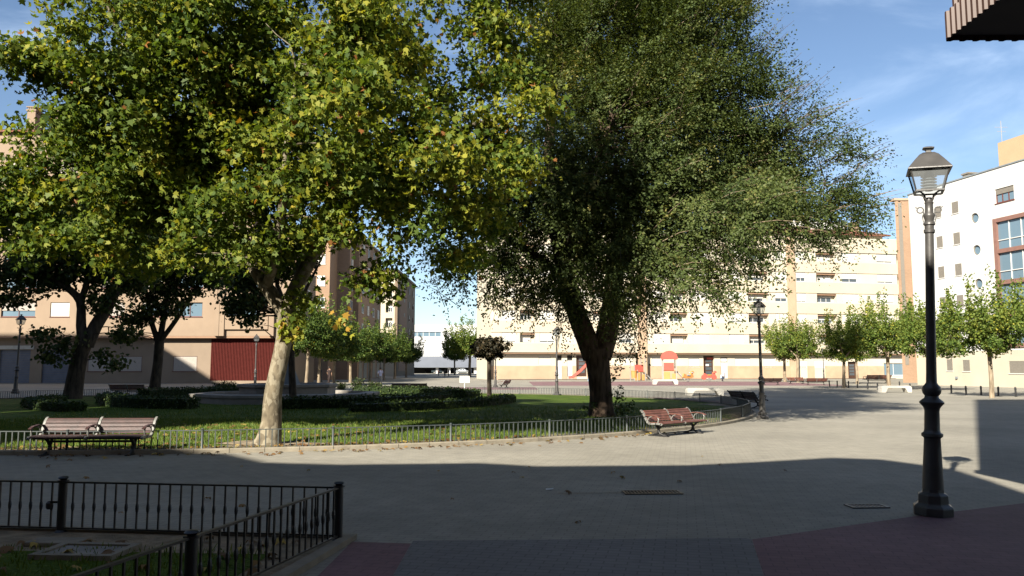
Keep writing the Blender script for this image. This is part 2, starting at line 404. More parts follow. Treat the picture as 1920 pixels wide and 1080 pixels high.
# red paver bands
sheet('red_paving', [(-1.72, -2), (-0.95, -2), (-0.95, 7.78), (-1.52, 7.85)], 0.004, M['red_paving'])
q1, q2, q3, q4 = G(1432, 1080), G(1410, 1012), G(1712, 969), G(1920, 944)
sheet('red_paving', [(q1.x - .06, 3.0), (16, 3.0), (16, q4.y + 1.5), (q4.x, q4.y), (q3.x, q3.y), (q2.x, q2.y), (q1.x, q1.y)], 0.004, M['red_paving'])
sheet('grey_shade_paving', [(-0.948, -2), (q1.x - .062, -2), (q1.x - .062, 3.0), (q1.x - .002, q1.y), (q2.x - .003, q2.y), (q2.x - .05, q2.y + .06), (-0.948, 7.9)], 0.004, M['grey_shade_paving'])
a, b = G(1060, 737), G(1400, 733)
sheet('red_paving', [(LC.x + (LR + 1.0) * math.cos(R(t)), LC.y + (LR + 1.0) * math.sin(R(t))) for t in range(12, 76, 4)] +
      [(LC.x + (LR + 1.9) * math.cos(R(t)), LC.y + (LR + 1.9) * math.sin(R(t))) for t in range(72, 11, -4)], 0.004, M['red_paving'])
sheet('red_paving', [(2, 76), (32, 76), (32, 98), (2, 98)], 0.004, M['red_paving'])
sheet('red_paving', [(-6, 62), (2, 62), (2, 70), (-6, 70)], 0.0045, M['red_paving'])
# kerb paving at the facade foot
sheet('pavement', [(-2, 114), (60, 126), (60, 130), (-2, 121)], 0.06, M['red_paving'])

def lawn_z(r):
    return 0.035 + 0.16 * (1 - min(r / LR, 1.0) ** 2) * min(1.0, (LR - r) / 3.0 + 0.15)
mb = MB(); nr, na = 26, 96
radii = [LR * (i / nr) for i in range(nr + 1)]
vs = [(LC.x, LC.y, lawn_z(0))]
for r in radii[1:]:
    for k in range(na):
        a = 2 * PI * k / na
        vs.append((LC.x + r * math.cos(a), LC.y + r * math.sin(a), lawn_z(r)))
fs = [[0, 1 + k, 1 + (k + 1) % na] for k in range(na)]
for i in range(nr - 1):
    for k in range(na):
        p = 1 + i * na + k; q = 1 + i * na + (k + 1) % na
        fs.append([p, p + na, q + na, q])
mb.add(vs, fs)
tag(mb.build('lawn', M['lawn'], smooth=True), kind='structure')
# bare earth along the near edge of the lawn
mb = MB()
for k in range(0, 120):
    a0 = R(-150 + k * 1.3); a1 = R(-150 + (k + 1) * 1.3)
    def ring(a, r, dz): return (LC.x + r * math.cos(a), LC.y + r * math.sin(a), lawn_z(r) + dz)
    w0 = 0.75 + 0.25 * math.sin(k * 0.7) + 0.15 * math.sin(k * 1.9); w1 = 0.75 + 0.25 * math.sin((k + 1) * 0.7) + 0.15 * math.sin((k + 1) * 1.9)
    mb.quad(ring(a0, LR - w0, 0.008), ring(a0, LR, 0.03), ring(a1, LR, 0.03), ring(a1, LR - w1, 0.008))
tag(mb.build('bare_soil', M['soil']), kind='structure')
# trodden earth round the foot of the plane tree
mb = MB(); tc_ = Vector((-5.1, 17.1, 0)); n = 40; c0 = []
for k in range(n):
    a = 2 * PI * k / n; r = .85 + .22 * math.sin(3 * a + 1) + .12 * math.sin(7 * a); q = tc_ + Vector((math.cos(a) * r * 1.35, math.sin(a) * r * .8, 0)); rr_ = (q - LC).length
    c0.append((q.x, q.y, lawn_z(min(rr_, LR - .05)) + .014))
mb.add([(tc_.x, tc_.y, lawn_z((tc_ - LC).length) + .03)] + c0, [[0, 1 + k, 1 + (k + 1) % n] for k in range(n)])
tag(mb.build('bare_soil', M['soil']), kind='structure')
# kerb ring
mb = MB()
for k in range(180):
    a0 = 2 * PI * k / 180; a1 = 2 * PI * (k + 0.985) / 180
    pts = []
    for r, z in ((LR + 0.01, 0.0), (LR + 0.01, 0.09), (LR + 0.08, 0.09), (LR + 0.10, 0.07), (LR + 0.10, 0.0)):
        pts.append([(LC.x + r * math.cos(a), LC.y + r * math.sin(a), z) for a in (a0, a1)])
    for i in range(4):
        mb.quad(pts[i][0], pts[i + 1][0], pts[i + 1][1], pts[i][1])
tag(mb.build('lawn_kerb', M['kerb']), kind='structure')

# ------------------------------------------------------------------ fences
def fence_post(h, r, parent, m, name='post', loc=(0, 0, 0)):
    mb = MB()
    mb.lathe([(r * 1.5, 0), (r * 1.5, 0.03), (r, 0.05), (r, h * 0.9), (r * 1.35, h * 0.905), (r * 1.35, h * 0.93), (r * 0.7, h * 0.94), (r * 1.25, h * 0.97), (r * 0.9, h * 0.995), (0.002, h)], 10)
    o = mb.build(name, m, parent, smooth=True); o.location = loc
    return o

def fence_panel(a, b, top, low, gap, parent, m, bw=0.018, collar=False, rail=0.03):
    """bars between two posts, with a top and a bottom rail"""
    mb = MB(); a = Vector(a); b = Vector(b); d = b - a; L = d.length; n = max(2, int(round(L / gap)))
    t = Vector((0, 0, top)); l = Vector((0, 0, low))
    mb.bar(a + t, b + t, rail, 0.016); mb.bar(a + l, b + l, rail * 0.9, 0.014)
    for i in range(1, n):
        p = a + d * (i / n)
        rz = math.atan2(d.y, d.x)
        mb.box((p.x, p.y, (top + low) / 2 + p.z), (bw, bw, top - low - 0.016), rz)
        if collar:
            zc = low + (top - low) * 0.47
            mb.lathe([(0.008, zc - 0.05), (0.015, zc - 0.03), (0.018, zc), (0.015, zc + 0.03), (0.008, zc + 0.05)], 6, (p.x, p.y, p.z))
    return mb.build('bar_panel', m, parent)

# lawn fence all round, posts about 2.5 m apart
fence = empty('lawn_fence', (LC.x, LC.y, 0), 0, 'low grey green iron bar fence running all round the circular lawn', 'fence')
NP = 47
proto_post = None
for k in range(NP):
    a0 = 2 * PI * (k + 0.35) / NP - PI / 2; a1 = 2 * PI * (k + 1.35) / NP - PI / 2
    p0 = Vector((math.cos(a0), math.sin(a0), 0)) * (LR - 0.1); p1 = Vector((math.cos(a1), math.sin(a1), 0)) * (LR - 0.1)
    if proto_post is None:
        proto_post = fence_post(0.47, 0.026, fence, M['fence_green'], 'post', p0)
    else:
        q = proto_post.copy(); q.location = p0; link(q, fence)
    fence_panel(p0, p1, 0.43, 0.07, 0.118, fence, M['fence_green'], 0.02)

# foreground planter with its black fence
PC = Vector((-1.65, 7.82, 0)); PB = Vector((-4.49, 8.19, 0)); PF = Vector((-2.35, 4.7, 0))
pl = [(-1.50, 7.98), (-4.5, 8.33), (-14, 9.5), (-14, 0.5), (-3.15, 0.5), (-1.75, 6.3)]
mb = MB()
ins = [(-1.62, 7.86), (-4.5, 8.20), (-13.9, 9.36), (-13.9, 0.6), (-3.22, 0.6), (-1.88, 6.3)]
for i in range(6):
    j = (i + 1) % 6
    KZ = 0.055
    mb.quad((*pl[i], 0.0), (*pl[i], KZ), (*pl[j], KZ), (*pl[j], 0.0))
    mb.quad((*pl[i], KZ), (*ins[i], KZ), (*ins[j], KZ), (*pl[j], KZ))
    mb.quad((*ins[i], KZ), (*ins[i], 0.0), (*ins[j], 0.0), (*ins[j], KZ))
tag(mb.build('planter_kerb', M['kerb']), kind='structure')
sheet('planter_soil', ins, 0.03, M['soil'])
sheet('planter_lawn', [(-2.1, 7.2), (-4.6, 7.35), (-13.6, 8.4), (-13.6, 0.8), (-3.4, 0.8), (-2.2, 5.6)], 0.036, M['lawn'])
pf = empty('planter_fence', PC, 0, 'black iron fence with collared bars around the front planter', 'fence')
post = None
DB = (PB - PC).normalized(); DF = (PF - PC).normalized()
spots = [(Vector((0, 0, 0)), 0.575), (DB * 2.86, 0.575), (DB * 5.72, 0.575), (DB * 8.58, 0.575), (DF * 2.32, 0.565), (DF * 4.64, 0.565)]
for p, h in spots:
    fence_post(h, 0.042, pf, M['iron'], 'post', p)
for a, b in ((0, 1), (1, 2), (2, 3), (0, 4), (4, 5)):
    pa = spots[a][0]; pb = spots[b][0]
    fence_panel(pa, pb, 0.515, 0.07, 0.113, pf, M['iron'], 0.014, True, 0.032)
mb = MB(); q = DB * 2.86
mb.box((q.x - 0.07, q.y + 0.0, 0.32), (0.11, 0.03, 0.02)); mb.lathe([(0.02, 0), (0.03, 0.02), (0.03, 0.06), (0.012, 0.08)], 8, (q.x - 0.13, q.y, 0.25))
mb.build('latch', M['iron'], pf)
# slabs in the planter
o = MB().box((0, 0, 0), (0.5, 0.24, 0.04), R(-3)).build('stone_slab', M['kerb'], bevel=0.01); o.location = (-4.2, 7.62, 0.05)
tag(o, 'flat pale stone slab lying just inside the front planter fence', 'slab')
cv = empty('utility_cover', (-3.72, 7.22, 0.036), R(-4), 'square grey utility cover in a pale frame on the planter soil', 'cover')
mb = MB()
for s in (-1, 1):
    mb.box((s * 0.33, 0, 0.02), (0.07, 0.5, 0.045)); mb.box((0, s * 0.22, 0.02), (0.58, 0.07, 0.045))
mb.build('frame', M['kerb'], cv); MB().box((0, 0, 0.012), (0.58, 0.36, 0.03)).build('lid', M['stone'], cv)

# drain grates in the paving
def grate(x, y, w, d, rz, label):
    t = empty('drain_grate', (x, y, 0.004), rz, label, 'drain')
    mb = MB()
    for s in (-1, 1):
        mb.box((s * w / 2, 0, 0.004), (0.03, d + 0.03, 0.014)); mb.box((0, s * d / 2, 0.004), (w - 0.03, 0.03, 0.014))
    n = int(w / 0.045)
    for i in range(1, n):
        mb.box((-w / 2 + i * w / n, 0, 0.003), (0.018, d - 0.03, 0.01))
    mb.build('grille', M['iron'], t)
    mb = MB(); mb.quad((-w / 2, -d / 2, 0.001), (w / 2, -d / 2, 0.001), (w / 2, d / 2, 0.001), (-w / 2, d / 2, 0.001)); mb.build('gully', M['dark'], t)
sheet('drain_channel', [(.6, 10.84), (3.2, 10.93), (3.2, 10.955), (.6, 10.865)], 0.003, M['iron'])
grate(1.86, 10.885, 0.74, 0.26, R(2), 'long dark drain grate in the shaded paving ahead')
grate(4.24, 9.82, 0.42, 0.22, R(3), 'short drain cover beside the near lamp post')
o = MB()
o.add([(-.05, -.03, 0), (.05, -.02, .012), (.06, .03, .02), (0, .04, .012), (-.045, .025, .016)], [[0, 1, 2, 3, 4]])
o = o.build('paper_scrap', M['sign_white']); o.location = (*G(1030, 919)[:2], 0.006); tag(o, 'small white scrap of paper on the shaded paving', 'litter')

# ================================================================== fountain in the middle of the lawn
FX, FY = -10.0, 36.2
ft = empty('fountain', (FX, FY, 0), 0, 'low octagonal stone fountain basin in the middle of the lawn', 'fountain')
mb = MB(); mb.lathe([(4.1, 0), (4.1, 0.42), (4.15, 0.43), (4.15, 0.56), (3.6, 0.58), (3.6, 0.2), (0.01, 0.2)], 8, rot=R(22.5)); mb.build('basin', M['stone'], ft, bevel=0.02)
mb = MB(); mb.lathe([(2.1, 0.2), (2.1, 0.8), (2.2, 0.82), (2.2, 0.95), (1.9, 0.97), (1.9, 0.7), (0.01, 0.7)], 8, rot=R(22.5)); mb.build('upper_basin', M['stone'], ft, bevel=0.02)
mb = MB(); mb.lathe([(0.75, 0.7), (0.75, 0.85), (0.55, 0.87), (0.10, 2.0), (0.0, 2.1)], 4, rot=R(20)); mb.build('stone_pyramid', M['slate'], ft, bevel=0.015)
mb = MB()
for x, y, sx in ((4.7, -0.6, 1.6), (-5.2, -1.6, 1.2), (5.1, 0.9, 1.2)):
    mb.box((x, y, 0.14), (sx, 0.6, 0.28))
st = mb.build('stone_step', M['stone'], ft, bevel=0.02)
# ================================================================== foliage machinery
PLANE_T = np.array([(0, 0, 0), (.22, .06, .02), (.52, .05, -.05), (.36, .28, .03), (.56, .52, -.06), (.26, .55, .03), (.16, .72, 0), (0, 1.0, -.08), (-.16, .72, 0), (-.26, .55, .03), (-.56, .52, -.06), (-.36, .28, .03), (-.52, .05, -.05), (-.22, .06, .02)]) * np.array([1, 1, 1.6]) - np.array([0, .15, 0])
OVAL_T = np.array([(0, 0, 0), (.24, .3, .06), (.2, .65, .04), (0, 1, -.05), (-.2, .65, .04), (-.24, .3, .06)])
DIA_T = np.array([(0, 0, 0), (.28, .45, .06), (0, 1, -.04), (-.28, .45, .06)])

def norm(a):
    return a / np.maximum(np.linalg.norm(a, axis=-1, keepdims=True), 1e-9)

def leaf_obj(name, P, Nn, T, S, tmpl, tint, m, parent=None, wvar=0.0):
    Nn = norm(Nn); T = T - Nn * (T * Nn).sum(-1, keepdims=True); T = norm(T); X = np.cross(T, Nn)
    if wvar > 0:
        rw = np.random.default_rng(len(P)); X = X * rw.uniform(1 - wvar, 1.08, len(P))[:, None]; Nn = Nn * rw.uniform(-2.2, 3.4, len(P))[:, None]
    V = P[:, None, :] + S[:, None, None] * (tmpl[None, :, 0, None] * X[:, None, :] + tmpl[None, :, 1, None] * T[:, None, :] + tmpl[None, :, 2, None] * Nn[:, None, :])
    K, k = V.shape[:2]
    me = bpy.data.meshes.new(name)
    me.vertices.add(K * k); me.vertices.foreach_set('co', V.reshape(-1).astype(np.float32))
    me.loops.add(K * k); me.loops.foreach_set('vertex_index', np.arange(K * k, dtype=np.int32))
    me.polygons.add(K); me.polygons.foreach_set('loop_start', (np.arange(K) * k).astype(np.int32))
    me.update(calc_edges=True)
    at_ = me.attributes.new('tint', 'FLOAT', 'FACE'); at_.data.foreach_set('value', np.clip(tint, 0, 1).astype(np.float32))
    me.materials.append(m)
    o = bpy.data.objects.new(name, me); link(o, parent)
    return o

def rand_dir(n, rng):
    return norm(rng.normal(size=(n, 3)))

def lobe_points(lobes, dens, rng, shell=0.45):
    """twig points through the lobes (centre, radii), thicker towards each lobe's outside"""
    P = []; D = []
    for c, r in lobes:
        r = np.array(r if hasattr(r, '__len__') else (r, r, r), float)
        n = max(3, int(dens * (r.prod() ** (2 / 3)) * (1 + 0.35 * r.prod() ** (1 / 3))))
        d = rand_dir(n, rng); q = rng.uniform(shell ** 3, 1, n) ** (1 / 3)
        q = q * rng.uniform(0.86, 1.12, n)
        P.append(np.array(c)[None] + d * q[:, None] * r); D.append(norm(d / r))
    return np.concatenate(P), np.concatenate(D)

def clumped(lobes, dens, rng, shell, cr, spr):
    """each lobe is broken into clumps of radius CR; the twig points sit in the clumps, most of them on top and outside"""
    P0, D0 = lobe_points(lobes, dens, rng, shell)
    n = len(P0); r = cr * rng.uniform(.55, 1.35, n)
    d = norm(rng.normal(size=(n, spr, 3)) + D0[:, None, :] * .7 + np.array([0, 0, .45]))
    q = rng.uniform(.3, 1, (n, spr)) ** .6
    P = P0[:, None, :] + d * (q * r[:, None])[..., None] * np.array([1, 1, .72])
    ct = np.repeat(rng.normal(0, .09, n), spr)
    return P.reshape(-1, 3), d.reshape(-1, 3), ct

def clump_leaves(P, D, per, spread, size, rng, up=0.35, out=0.5, tmpl=PLANE_T, tint0=0.0, tvar=0.22):
    """leaves in a clump round every twig point"""
    n = len(P); K = n * per
    base = np.repeat(P, per, 0); dd = np.repeat(D, per, 0)
    off = rng.normal(size=(K, 3)) * spread * np.array([1, 1, 0.75])
    pos = base + off
    Nn = rand_dir(K, rng) * 0.9 + dd * out + np.array([0, 0, up])
    T = rand_dir(K, rng) + np.array([0, 0, -0.8])
    S = rng.uniform(0.7, 1.25, K) * size
    ct = np.repeat(np.clip(rng.normal(0.38, 0.17, n) + tint0, 0, 1), per)
    t = ct + rng.normal(0, tvar, K)
    return pos, Nn, T, S, t

def spray_leaves(P, D, per, L, size, rng, wid=0.25, tint0=0.0, sweep=(0, 0, 0.4), jitter=0.45):
    """feathery shoots: leaves set along a twig that leaves the point in direction D"""
    n = len(P); K = n * per
    d = norm(D + rng.normal(size=(n, 3)) * jitter + np.array(sweep))
    ll = L * rng.uniform(0.55, 1.3, n)
    side = norm(np.cross(d, rand_dir(n, rng)))
    side2 = np.cross(d, side)
    t = rng.uniform(0, 1, (n, per)); fork = rng.integers(0, 4, (n, per)); s = rng.uniform(-1, 1, (n, per))
    fa = (fork - 1.5) * 0.5
    dirs = norm(d[:, None, :] + side[:, None, :] * fa[..., None] * 0.8 + side2[:, None, :] * (np.sin(fork * 2.1) * 0.35)[..., None])
    pos = P[:, None, :] + dirs * (t * ll[:, None])[..., None] + side[:, None, :] * (s * wid * (0.35 + 0.65 * (1 - t)) * 0.35)[..., None] \
        + side2[:, None, :] * (rng.uniform(-1, 1, (n, per)) * wid * 0.3)[..., None] + np.array([0, 0, -0.12]) * (t ** 2)[..., None] * ll[:, None, None]
    T = dirs * 0.8 + side[:, None, :] * np.sign(s)[..., None] * 0.8
    sn = norm(side2 * np.sign(side2[:, 2:3] + 1e-6) + np.array([0, 0, 0.5]) + rng.normal(size=(n, 3)) * 0.35)
    Nn = rng.normal(size=(n, per, 3)) * 0.42 + sn[:, None, :] * 0.8 + d[:, None, :] * 0.55
    S = rng.uniform(0.7, 1.3, (n, per)) * size
    ct = np.clip(rng.normal(0.45, 0.16, n) + tint0, 0, 1)[:, None] + rng.normal(0, 0.13, (n, per))
    return pos.reshape(-1, 3), Nn.reshape(-1, 3), T.reshape(-1, 3), S.reshape(-1), ct.reshape(-1), d, ll

def limb_samples(limbs):
    out = []
    for pts, rad in limbs:
        for i in range(len(pts) - 1):
            for t in (0, 0.14, 0.28, 0.43, 0.57, 0.71, 0.86):
                out.append((Vector(pts[i]).lerp(Vector(pts[i + 1]), t), rad[i] * (1 - t) + rad[i + 1] * t))
        out.append((Vector(pts[-1]), rad[-1]))
    return out

def wood(name, limbs, twigs, m, parent, n=10, rng=None, maxr=0.035, wobble=0.16, maxlen=2.6):
    mb = MB()
    for pts, rad in limbs:
        q = []; rr = []
        for i in range(len(pts) - 1):               # smooth the limb a little
            p0 = Vector(pts[max(i - 1, 0)]); p1 = Vector(pts[i]); p2 = Vector(pts[i + 1]); p3 = Vector(pts[min(i + 2, len(pts) - 1)])
            for t in (0, 0.34, 0.67):
                q.append(0.5 * ((2 * p1) + (p2 - p0) * t + (2 * p0 - 5 * p1 + 4 * p2 - p3) * t * t + (3 * p1 - p0 - 3 * p2 + p3) * t ** 3))
                rr.append(rad[i] * (1 - t) + rad[i + 1] * t)
        q.append(Vector(pts[-1])); rr.append(rad[-1])
        mb.tube(q, rr, n)
    sm = limb_samples(limbs)
    SP = np.array([p for p, _ in sm]); SR = np.array([r for _, r in sm])
    for p in twigs:
        p = np.array(p)
        d = np.linalg.norm(SP - p, axis=1) * np.array([random.uniform(.75, 1.5) for _ in range(len(SP))]) + np.where(SP[:, 2] > p[2] + 0.3, 2.0, 0)
        k = int(np.argmin(d)); a = Vector(SP[k]); b = Vector(p); L = (b - a).length
        if L < 0.05 or L > maxlen: continue
        mid = a.lerp(b, 0.5) + Vector((random.uniform(-1, 1), random.uniform(-1, 1), random.uniform(-0.2, 0.8))) * L * wobble
        r0 = min(maxr, SR[k] * 0.6, 0.008 + L * 0.011)
        m2 = mid.lerp(b, .5) + Vector((random.uniform(-1, 1), random.uniform(-1, 1), random.uniform(-.6, .6))) * L * wobble * .5
        mb.tube([a, a.lerp(mid, .5) + Vector((0, 0, L * .03)), mid, m2, b], [r0, r0 * .8, r0 * 0.6, r0 * .4, 0.005], 4, False)
    return mb.build(name, m, parent, smooth=True)

def loc(l, b):
    """world points -> points local to a tree base"""
    return [Vector(p) - Vector(b) for p in l]

# ------------------------------------------------------------------ the plane tree by the fence
rng = np.random.default_rng(3)
PBASE = Vector((-5.15, 17.15, 0.03))
plane = empty('plane_tree', PBASE, 0, 'big plane tree with pale trunk and yellowing leaves beside the low fence', 'tree')
Y0 = 17.1
def W(px, py, Y): return at(px, py, Y) - PBASE
L_ = [
 ([(0, 0, -0.05), (0.03, 0, 0.12), (0.08, 0, 0.5), W(512, 740, Y0), W(522, 690, Y0), W(532, 640, Y0), W(536, 600, Y0), W(535, 575, Y0)], [0.40, 0.275, 0.215, 0.19, 0.18, 0.175, 0.175, 0.175]),
 ([W(535, 590, Y0), W(512, 555, Y0), W(478, 505, 17.1), W(455, 440, 17.3), W(430, 340, 17.3), W(400, 200, 17.2), W(380, 40, 17), W(370, -120, 17)], [0.16, 0.15, 0.135, 0.12, 0.10, 0.08, 0.06, 0.03]),
 ([W(535, 590, Y0), W(552, 545, 17.2), W(585, 480, 17.3), W(600, 455, 17.3), W(625, 370, 17.2), W(640, 270, 17), W(655, 120, 17), W(660, -100, 17), W(640, -300, 17)], [0.17, 0.16, 0.15, 0.145, 0.13, 0.11, 0.09, 0.06, 0.03]),
 ([W(606, 440, 17.3), W(660, 370, 16.8), W(720, 310, 16.6), W(800, 270, 16.5), W(900, 230, 16.6), W(980, 215, 16.8)], [0.11, 0.10, 0.085, 0.065, 0.045, 0.02]),
 ([W(500, 535, 17), W(520, 470, 16.5), W(530, 380, 15.6), W(540, 260, 14.8), W(560, 120, 14.4)], [0.11, 0.10, 0.08, 0.06, 0.03]),
 ([W(460, 455, 17.3), W(380, 400, 17.9), W(290, 340, 18.3), W(190, 290, 18.4), W(110, 270, 18)], [0.09, 0.08, 0.06, 0.045, 0.02]),
 ([W(640, 280, 17), W(740, 200, 16.8), W(840, 190, 16.9), W(930, 100, 17), W(970, -60, 17)], [0.08, 0.065, 0.05, 0.035, 0.02]),
 ([W(430, 330, 17.3), W(330, 220, 17.2), W(240, 100, 16.8), W(190, -20, 16.6)], [0.07, 0.055, 0.04, 0.02]),
 ([W(590, 470, 17.3), W(560, 380, 18.2), W(520, 260, 19), W(480, 120, 19.5)], [0.09, 0.08, 0.06, 0.03]),
 ([W(720, 310, 16.3), W(780, 350, 16.6), W(840, 375, 16.7), W(890, 400, 16.8)], [0.05, 0.04, 0.03, 0.015]),
]
def lb(px, py, Y, *r): return (tuple(W(px, py, Y)), r if len(r) > 1 else r * 3)
lobes = [lb(235, 60, 15.2, 1.0, 1.5, 1.3), lb(225, 210, 16.2, 1.15, 1.3, .95), lb(150, 330, 17.0, 1.05, 1.1, .9), lb(50, 310, 16.8, .6, .7, .45), lb(75, 410, 17.1, 1.0, .9, .75), lb(20, 400, 16.9, .6, .7, .6), lb(395, 440, 15.4, .5, .45, .4), lb(420, 380, 15.7, .6, .5, .5), lb(120, 250, 17, .7, .7, .5), lb(330, 190, 16, 1.4, 1.3, 1.2), lb(300, 310, 17.0, 1.3, 1.0, 1.0), lb(180, 260, 16.8, .9, .9, .8), lb(260, 265, 16.3, .9, .8, .8), lb(345, 285, 16.4, .9, .7, .7), lb(405, 230, 16.0, .8, .8, .8), lb(240, 350, 16.8, .8, .7, .6), lb(420, 150, 15.6, .8, .8, .8),
         lb(230, 430, 17.3, 1.2, 1.0, .7), lb(350, 415, 17.3, 1.3, .9, .85), lb(130, 450, 17.4, .9, .8, .45), lb(470, 300, 16.9, 1.4, 1.1, 1.2), lb(430, 60, 15, 1.0, 1.5, 1.1), lb(490, 200, 15.8, 1.1, 1.2, 1.1),
         lb(560, 350, 15.8, 1.1, 1.0, 1.0), lb(620, 220, 14.0, 1.1, 1.3, 1.1), lb(690, 60, 15, 1.1, 1.5, 1.2), lb(740, 290, 14.2, 1.1, 1.3, 1.0), lb(700, 170, 14.4, .8, 1.0, .8),
         lb(850, 310, 16.2, 1.1, 1.2, .9), lb(930, 260, 16.6, .9, .9, .65), lb(995, 215, 16.8, .6, .6, .45), lb(960, 60, 17, .65, 1.0, 1.0), lb(950, -60, 17, .8, 1.2, .9), lb(890, 400, 16.8, .8, .9, .5), lb(940, 130, 16.8, .5, .6, .45), lb(955, 340, 16.6, .5, .6, .5),
         lb(790, 430, 15.8, 1.0, 1.1, .5), lb(720, 390, 15.4, .6, .9, .4), lb(650, 415, 15.6, .35, .5, .35), lb(430, 250, 18.6, 2.2, 1.6, 1.8), lb(700, 330, 18.8, 1.7, 1.5, .8), lb(250, 300, 18, 1.8, 1.4, 1.5),
         lb(610, 20, 18.6, 1.6, 1.5, 1.6), lb(300, 10, 18.2, 1.4, 1.4, 1.6), lb(450, -220, 16.5, 2.4, 2.2, 1.6), lb(740, -200, 16.5, 1.7, 2, 1.4), lb(220, -180, 16.2, 1.7, 1.8, 1.4), lb(550, 120, 16.2, 1.3, 1.0, 1.2), lb(300, 90, 16, 1.0, 1.2, 1.0),
         lb(400, 480, 17.6, .7, .7, .4), lb(700, 500, 16.2, .24, .3, .42), lb(870, 500, 16.0, .5, .6, .3), lb(100, 140, 15.6, .3, .4, .2), lb(20, 115, 15.4, .14, .3, .12), lb(60, 105, 15.4, .12, .2, .1), lb(560, 440, 16.6, .8, .8, .5), lb(480, 430, 16, .7, .8, .5), lb(300, 495, 17.8, .8, .7, .35), lb(885, 110, 17.2, .7, .7, .7), lb(790, 130, 17.2, .6, .6, .5), lb(655, 90, 16.0, .8, .7, .9), lb(700, 20, 15.6, .9, .8, .8), lb(830, 195, 16.5, .7, .6, .5), lb(905, 190, 16.5, .6, .6, .5), lb(870, 40, 17.4, .5, .6, .6), lb(545, 290, 15.4, .7, .6, .8), lb(600, 150, 15.6, .8, .7, .8), lb(330, 70, 15.4, .9, .8, .9)]
P, D, CT_ = clumped(lobes, 8.0, rng, 0.25, .5, 8)
# the open places where sky shows through the crown
def px_of(p):
    w = p + np.array(PBASE); d = w[:, 1] * CT + (w[:, 2] - EYE) * ST; u = -w[:, 1] * ST + (w[:, 2] - EYE) * CT
    return 960 + F_PX * w[:, 0] / d, 540 - F_PX * u / d
gaps = [(at(840, 105, 15.5), 0.28), (at(795, 35, 15.5), 0.26), (at(870, 165, 15.5), .22), (at(398, 55, 15.5), .28), (at(540, 90, 15.5), .3), (at(510, 195, 15.5), .24), (at(845, 20, 15.6), .2)]
keep = np.ones(len(P), bool)
for g, gr in gaps:                                   # gaps run through the crown along the line towards the plaza
    w = P + np.array(PBASE); gd = np.array(g) - np.array([0, 0, EYE]); gd = gd / np.linalg.norm(gd)
    v = w - np.array([0, 0, EYE]); dist = np.linalg.norm(v - (v @ gd)[:, None] * gd, axis=1)
    keep &= dist > gr * rng.uniform(0.75, 1.25, len(P))
P, D, CT_ = P[keep], D[keep], CT_[keep]
pos, Nn, T, S, t = clump_leaves(P, D, 26, 0.19, 0.122, rng, tint0=CT_ - .02, tvar=.17)
# leaves towards the front and right of the crown have turned more; brown ones in patches
front = np.clip((17.5 - (pos[:, 1] + PBASE.y)) / 4.0, 0, 1); right = np.clip((pos[:, 0] - 0.5) / 4.5, 0, 1)
t = np.minimum(t + 0.06 * front + 0.15 * right, .86) + np.where(rng.uniform(size=len(t)) < 0.018, 0.5, 0)
ex = [(W(545, 618, 16.85), .14, 60, .3), (W(640, 612, 16.6), .12, 16, .52), (W(560, 585, 16.9), .2, 60, .1), (W(565, 560, 16.9), .22, 60, .05)]
wood('trunk', L_, P[rng.permutation(len(P))[:750]], M['plane_bark'], plane, 12, maxr=.018, maxlen=1.5)
for c, s, n, tt in ex:
    c = np.array(c)[None] + rng.normal(size=(n, 3)) * s * np.array([1, .6, 1.2])
    pos = np.concatenate([pos, c]); Nn = np.concatenate([Nn, rand_dir(n, rng) + np.array([0, -.4, .2])]); T = np.concatenate([T, rand_dir(n, rng) + np.array([0, 0, -1])])
    S = np.concatenate([S, rng.uniform(.12, .19, n)]); t = np.concatenate([t, np.clip(rng.normal(.42 + tt, .14, n), 0, .96)])
leaf_obj('crown', pos, Nn, T, S, PLANE_T, t, M['plane_leaf'], plane, .5)
print('plane leaves', len(pos))

